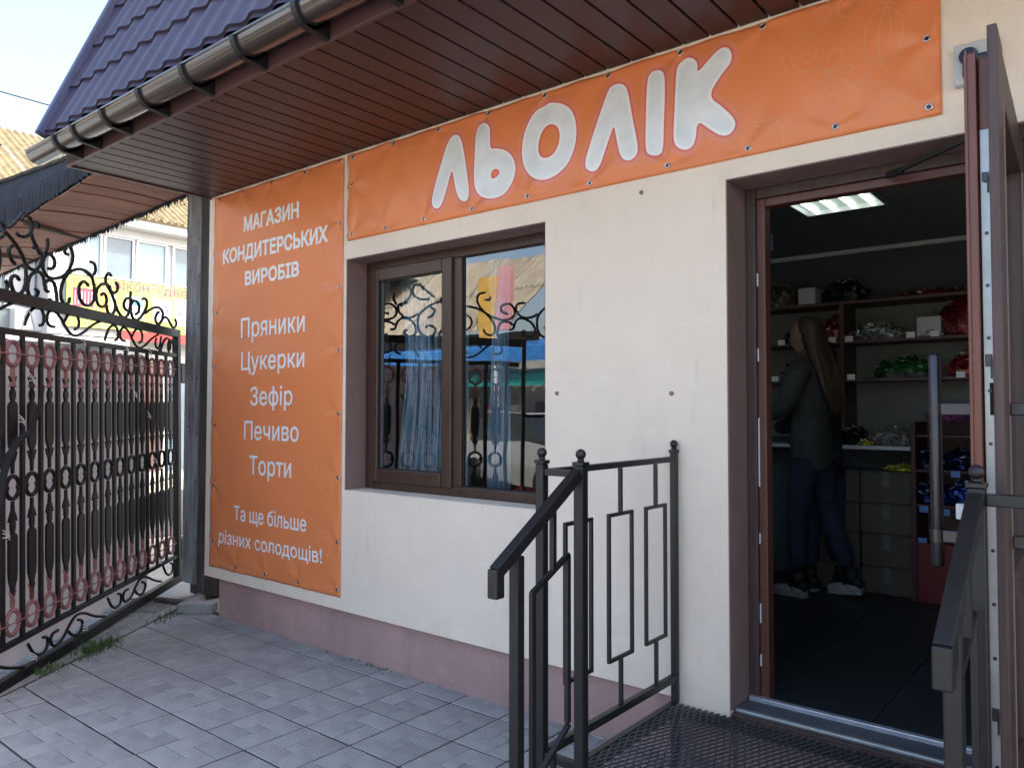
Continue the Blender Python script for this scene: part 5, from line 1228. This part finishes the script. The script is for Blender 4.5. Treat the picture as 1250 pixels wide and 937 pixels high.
def slate_sheets(par, P0, U, Vv, nu, nv, w, h, m, amp=.034, per=.15):
    """corrugated sheets: U across (unit), Vv up slope (unit), rows overlap"""
    N = U.cross(Vv).normalized()
    if N.z < 0: N = -N
    meshes = []
    for k in range(3):
        q = MB(); n = int(w*1.06/per*4)
        q.grid(lambda u, v: tuple(U*(u*w*1.05)+Vv*(v*h*1.06)+N*(amp*math.cos(2*math.pi*u*w*1.05/per)+.02*(1-v)+.004*k)), n, 1)
        me = bpy.data.meshes.new('roof_sheet'); me.from_pydata(q.v, [], q.f); me.materials.append(MT[m]); me.shade_smooth(); meshes.append(me)
    for i in range(nu):
        for j in range(nv):
            o = bpy.data.objects.new('roof_sheet', meshes[(i*2+j) % 3]); C.objects.link(o); o.parent = par
            o.location = P0+U*(i*w)+Vv*(j*h)+N*(.01*((i+j) % 2)+random.uniform(0, .008))
Vs = Vector((-3.6, 0, 2.35)).normalized()
slate_sheets(shopb, Vector((FX+.45, -12.6, 5.34)), Vector((0, 1, 0)), Vs, 26, 3, 1.08, 1.36, 'slate')
B('gable_fill', 'slate', FX-6.5, FX-3.9, -12, 16, 5.26, 6.9, shopb)
wire = MB().tube([(-15, -9, 7.3), (-15.2, -3, 7.0), (-15.4, 3, 7.07), (-15.6, 9, 7.45)], .012, 5).build('power_line', 'gap', label='thin black power line crossing the sky above the slate roof', cat='cable')

# ================================================================== MARKET ROW FACING THE SHOP (seen in the window glass)
row = empty('market_row', 'market stalls with slate roof facing the shop, seen only reflected in the window', 'market stall')
B('wall', 'whitewall', -30, -10.7, -15, -11.2, -.04, 3.2, row); B('wall', 'greywall', -10.69, -4.5, -15, -11.4, -.04, 3.0, row)
Vr = Vector((0, -2.2, 1.9)).normalized()
slate_sheets(row, Vector((-29.8, -9.7, 3.25)), Vector((1, 0, 0)), Vr, 17, 2, 1.12, 1.65, 'slate2')
bl = mat('blue_awning', (.04, .22, .62), .6); te = mat('teal_awning', (.02, .28, .28), .6)
B('roof_edge', 'gap', -30, -9.9, -9.75, -9.7, 3.0, 3.2, row)
for k in range(7):
    x0 = -30+k*3.2
    MB().add([(x0+.03, -9.3, 2.55), (x0+3.17, -9.3, 2.55), (x0+3.17, -9.32, 2.85), (x0+.03, -9.32, 2.85), (x0+.03, -10.4, 3.1), (x0+3.17, -10.4, 3.1)], [(0,1,2,3), (3,2,5,4)]).build('awning', bl, row)
    MB().add([(x0+.03, -9.6, 2.02), (x0+3.17, -9.6, 2.02), (x0+3.17, -9.62, 2.30), (x0+.03, -9.62, 2.30), (x0+.03, -10.9, 2.5), (x0+3.17, -10.9, 2.5)], [(0,1,2,3), (3,2,5,4)]).build('awning', te, row)
    MB().cyl((x0, -9.4, -.04), (x0, -9.4, 2.6), .03, 8).build('awning_post', 'pvc', row)
cols = [(.5, .1, .3), (.6, .6, .6), (.1, .1, .14), (.25, .05, .3), (.5, .45, .35)]
cm_ = [mat('goods_cloth_%d' % i, c, .9, var=.3) for i, c in enumerate(cols)]
for k in range(26):
    x = -26+k*.72; m = MB(); w_ = random.uniform(.2, .34); z1 = random.uniform(1.5, 1.9)
    m.grid(lambda u, v: (x-w_+2*w_*u, -10.3+.04*math.sin(u*14), .7+(z1-.7)*v), 12, 2)
    m.build('hanging_clothes', cm_[k % 5], row)
B('counter', 'greywall', -28, -6.5, -10.9, -10.35, -.04, .75, row)
ps = empty('vertical_sign', 'tall narrow pink and orange sign standing above the market roof, reflected in the window', 'sign', loc=(-10.7, -9.6, 0))
B('sign_board', mat('pale_pink_print', (.75, .35, .38), .5), -.2, .2, -.03, .03, 3.25, 4.65, ps); B('side_board', mat('orange_print2', (.8, .5, .12), .5), -.75, -.23, -.03, .03, 3.0, 4.45, ps); B('pole', 'plate', -.23, -.2, -.03, .03, -.04, 3.9, ps)
def car(loc, rz):
    e = empty('parked_car', 'grey parked hatchback in the lane, visible only as a reflection in the window', 'car', loc=loc); e.rotation_euler = (0, 0, rz)
    pnt = mat('car_paint', (.50, .51, .52), .25, .3, var=.02, coat=1); gl_ = mat('car_glass', (.02, .025, .03), .05, spec=1)
    def sec(x, w, z0, z1): return [(x, -w, z0), (x, -w*1.02, (z0+z1)/2), (x, -w*.92, z1), (x, w*.92, z1), (x, w*1.02, (z0+z1)/2), (x, w, z0)]
    S_ = [sec(-2.05, .70, .35, .78), sec(-1.95, .82, .22, .92), (sec(-1.2, .86, .2, .98)), sec(.5, .87, .2, .97), sec(1.3, .85, .2, .90), sec(1.9, .78, .22, .78), sec(2.08, .65, .32, .62)]
    m = MB(); vs = [p for q in S_ for p in q]; fs = [tuple(range(6))[::-1], tuple(range(36, 42))]
    for i in range(6):
        for k in range(6): fs.append((i*6+k, i*6+(k+1) % 6, (i+1)*6+(k+1) % 6, (i+1)*6+k))
    m.add(vs, fs); b = m.build('body', pnt, e, smooth=False, bevel=.04)
    m = MB(); S2 = [(-1.75, .74, .95), (-1.35, .62, 1.42), (-.3, .62, 1.50), (.35, .62, 1.42), (1.05, .76, .95)]
    vs = []; 
    for x, w_, z in S2: vs += [(x, -w_, z), (x, w_, z)]
    m.add(vs, [(0,1,3,2), (2,3,5,4), (4,5,7,6), (6,7,9,8), (0,2,4,6,8), (9,7,5,3,1)]); m.build('cabin_glass', gl_, e)
    B('roof_panel', pnt, -1.32, .30, -.60, .60, 1.475, 1.515, e, bevel=.02)
    for x in (-1.3, 1.25):
        for y in (-.84, .84):
            wh = empty('wheel', parent=e, loc=(x, y, .30)); MB().cyl((0, -.09, 0), (0, .09, 0), .30, 24).build('tyre', 'black', wh, bevel=.02); MB().cyl((0, -.10, 0), (0, .10, 0), .19, 16).build('rim', 'steel', wh)
    for y in (-.6, .6): MB().sphere((1.98, y, .62), (.09, .14, .07), 12, 8).build('headlight', 'pvc', e, smooth=True)
    B('number_plate', 'white', 2.09, 2.10, -.24, .24, .34, .44, e); B('grille', 'black', 2.02, 2.085, -.4, .4, .46, .56, e, bevel=.01)
car((-8.6, -8.3, -.04), R(20))
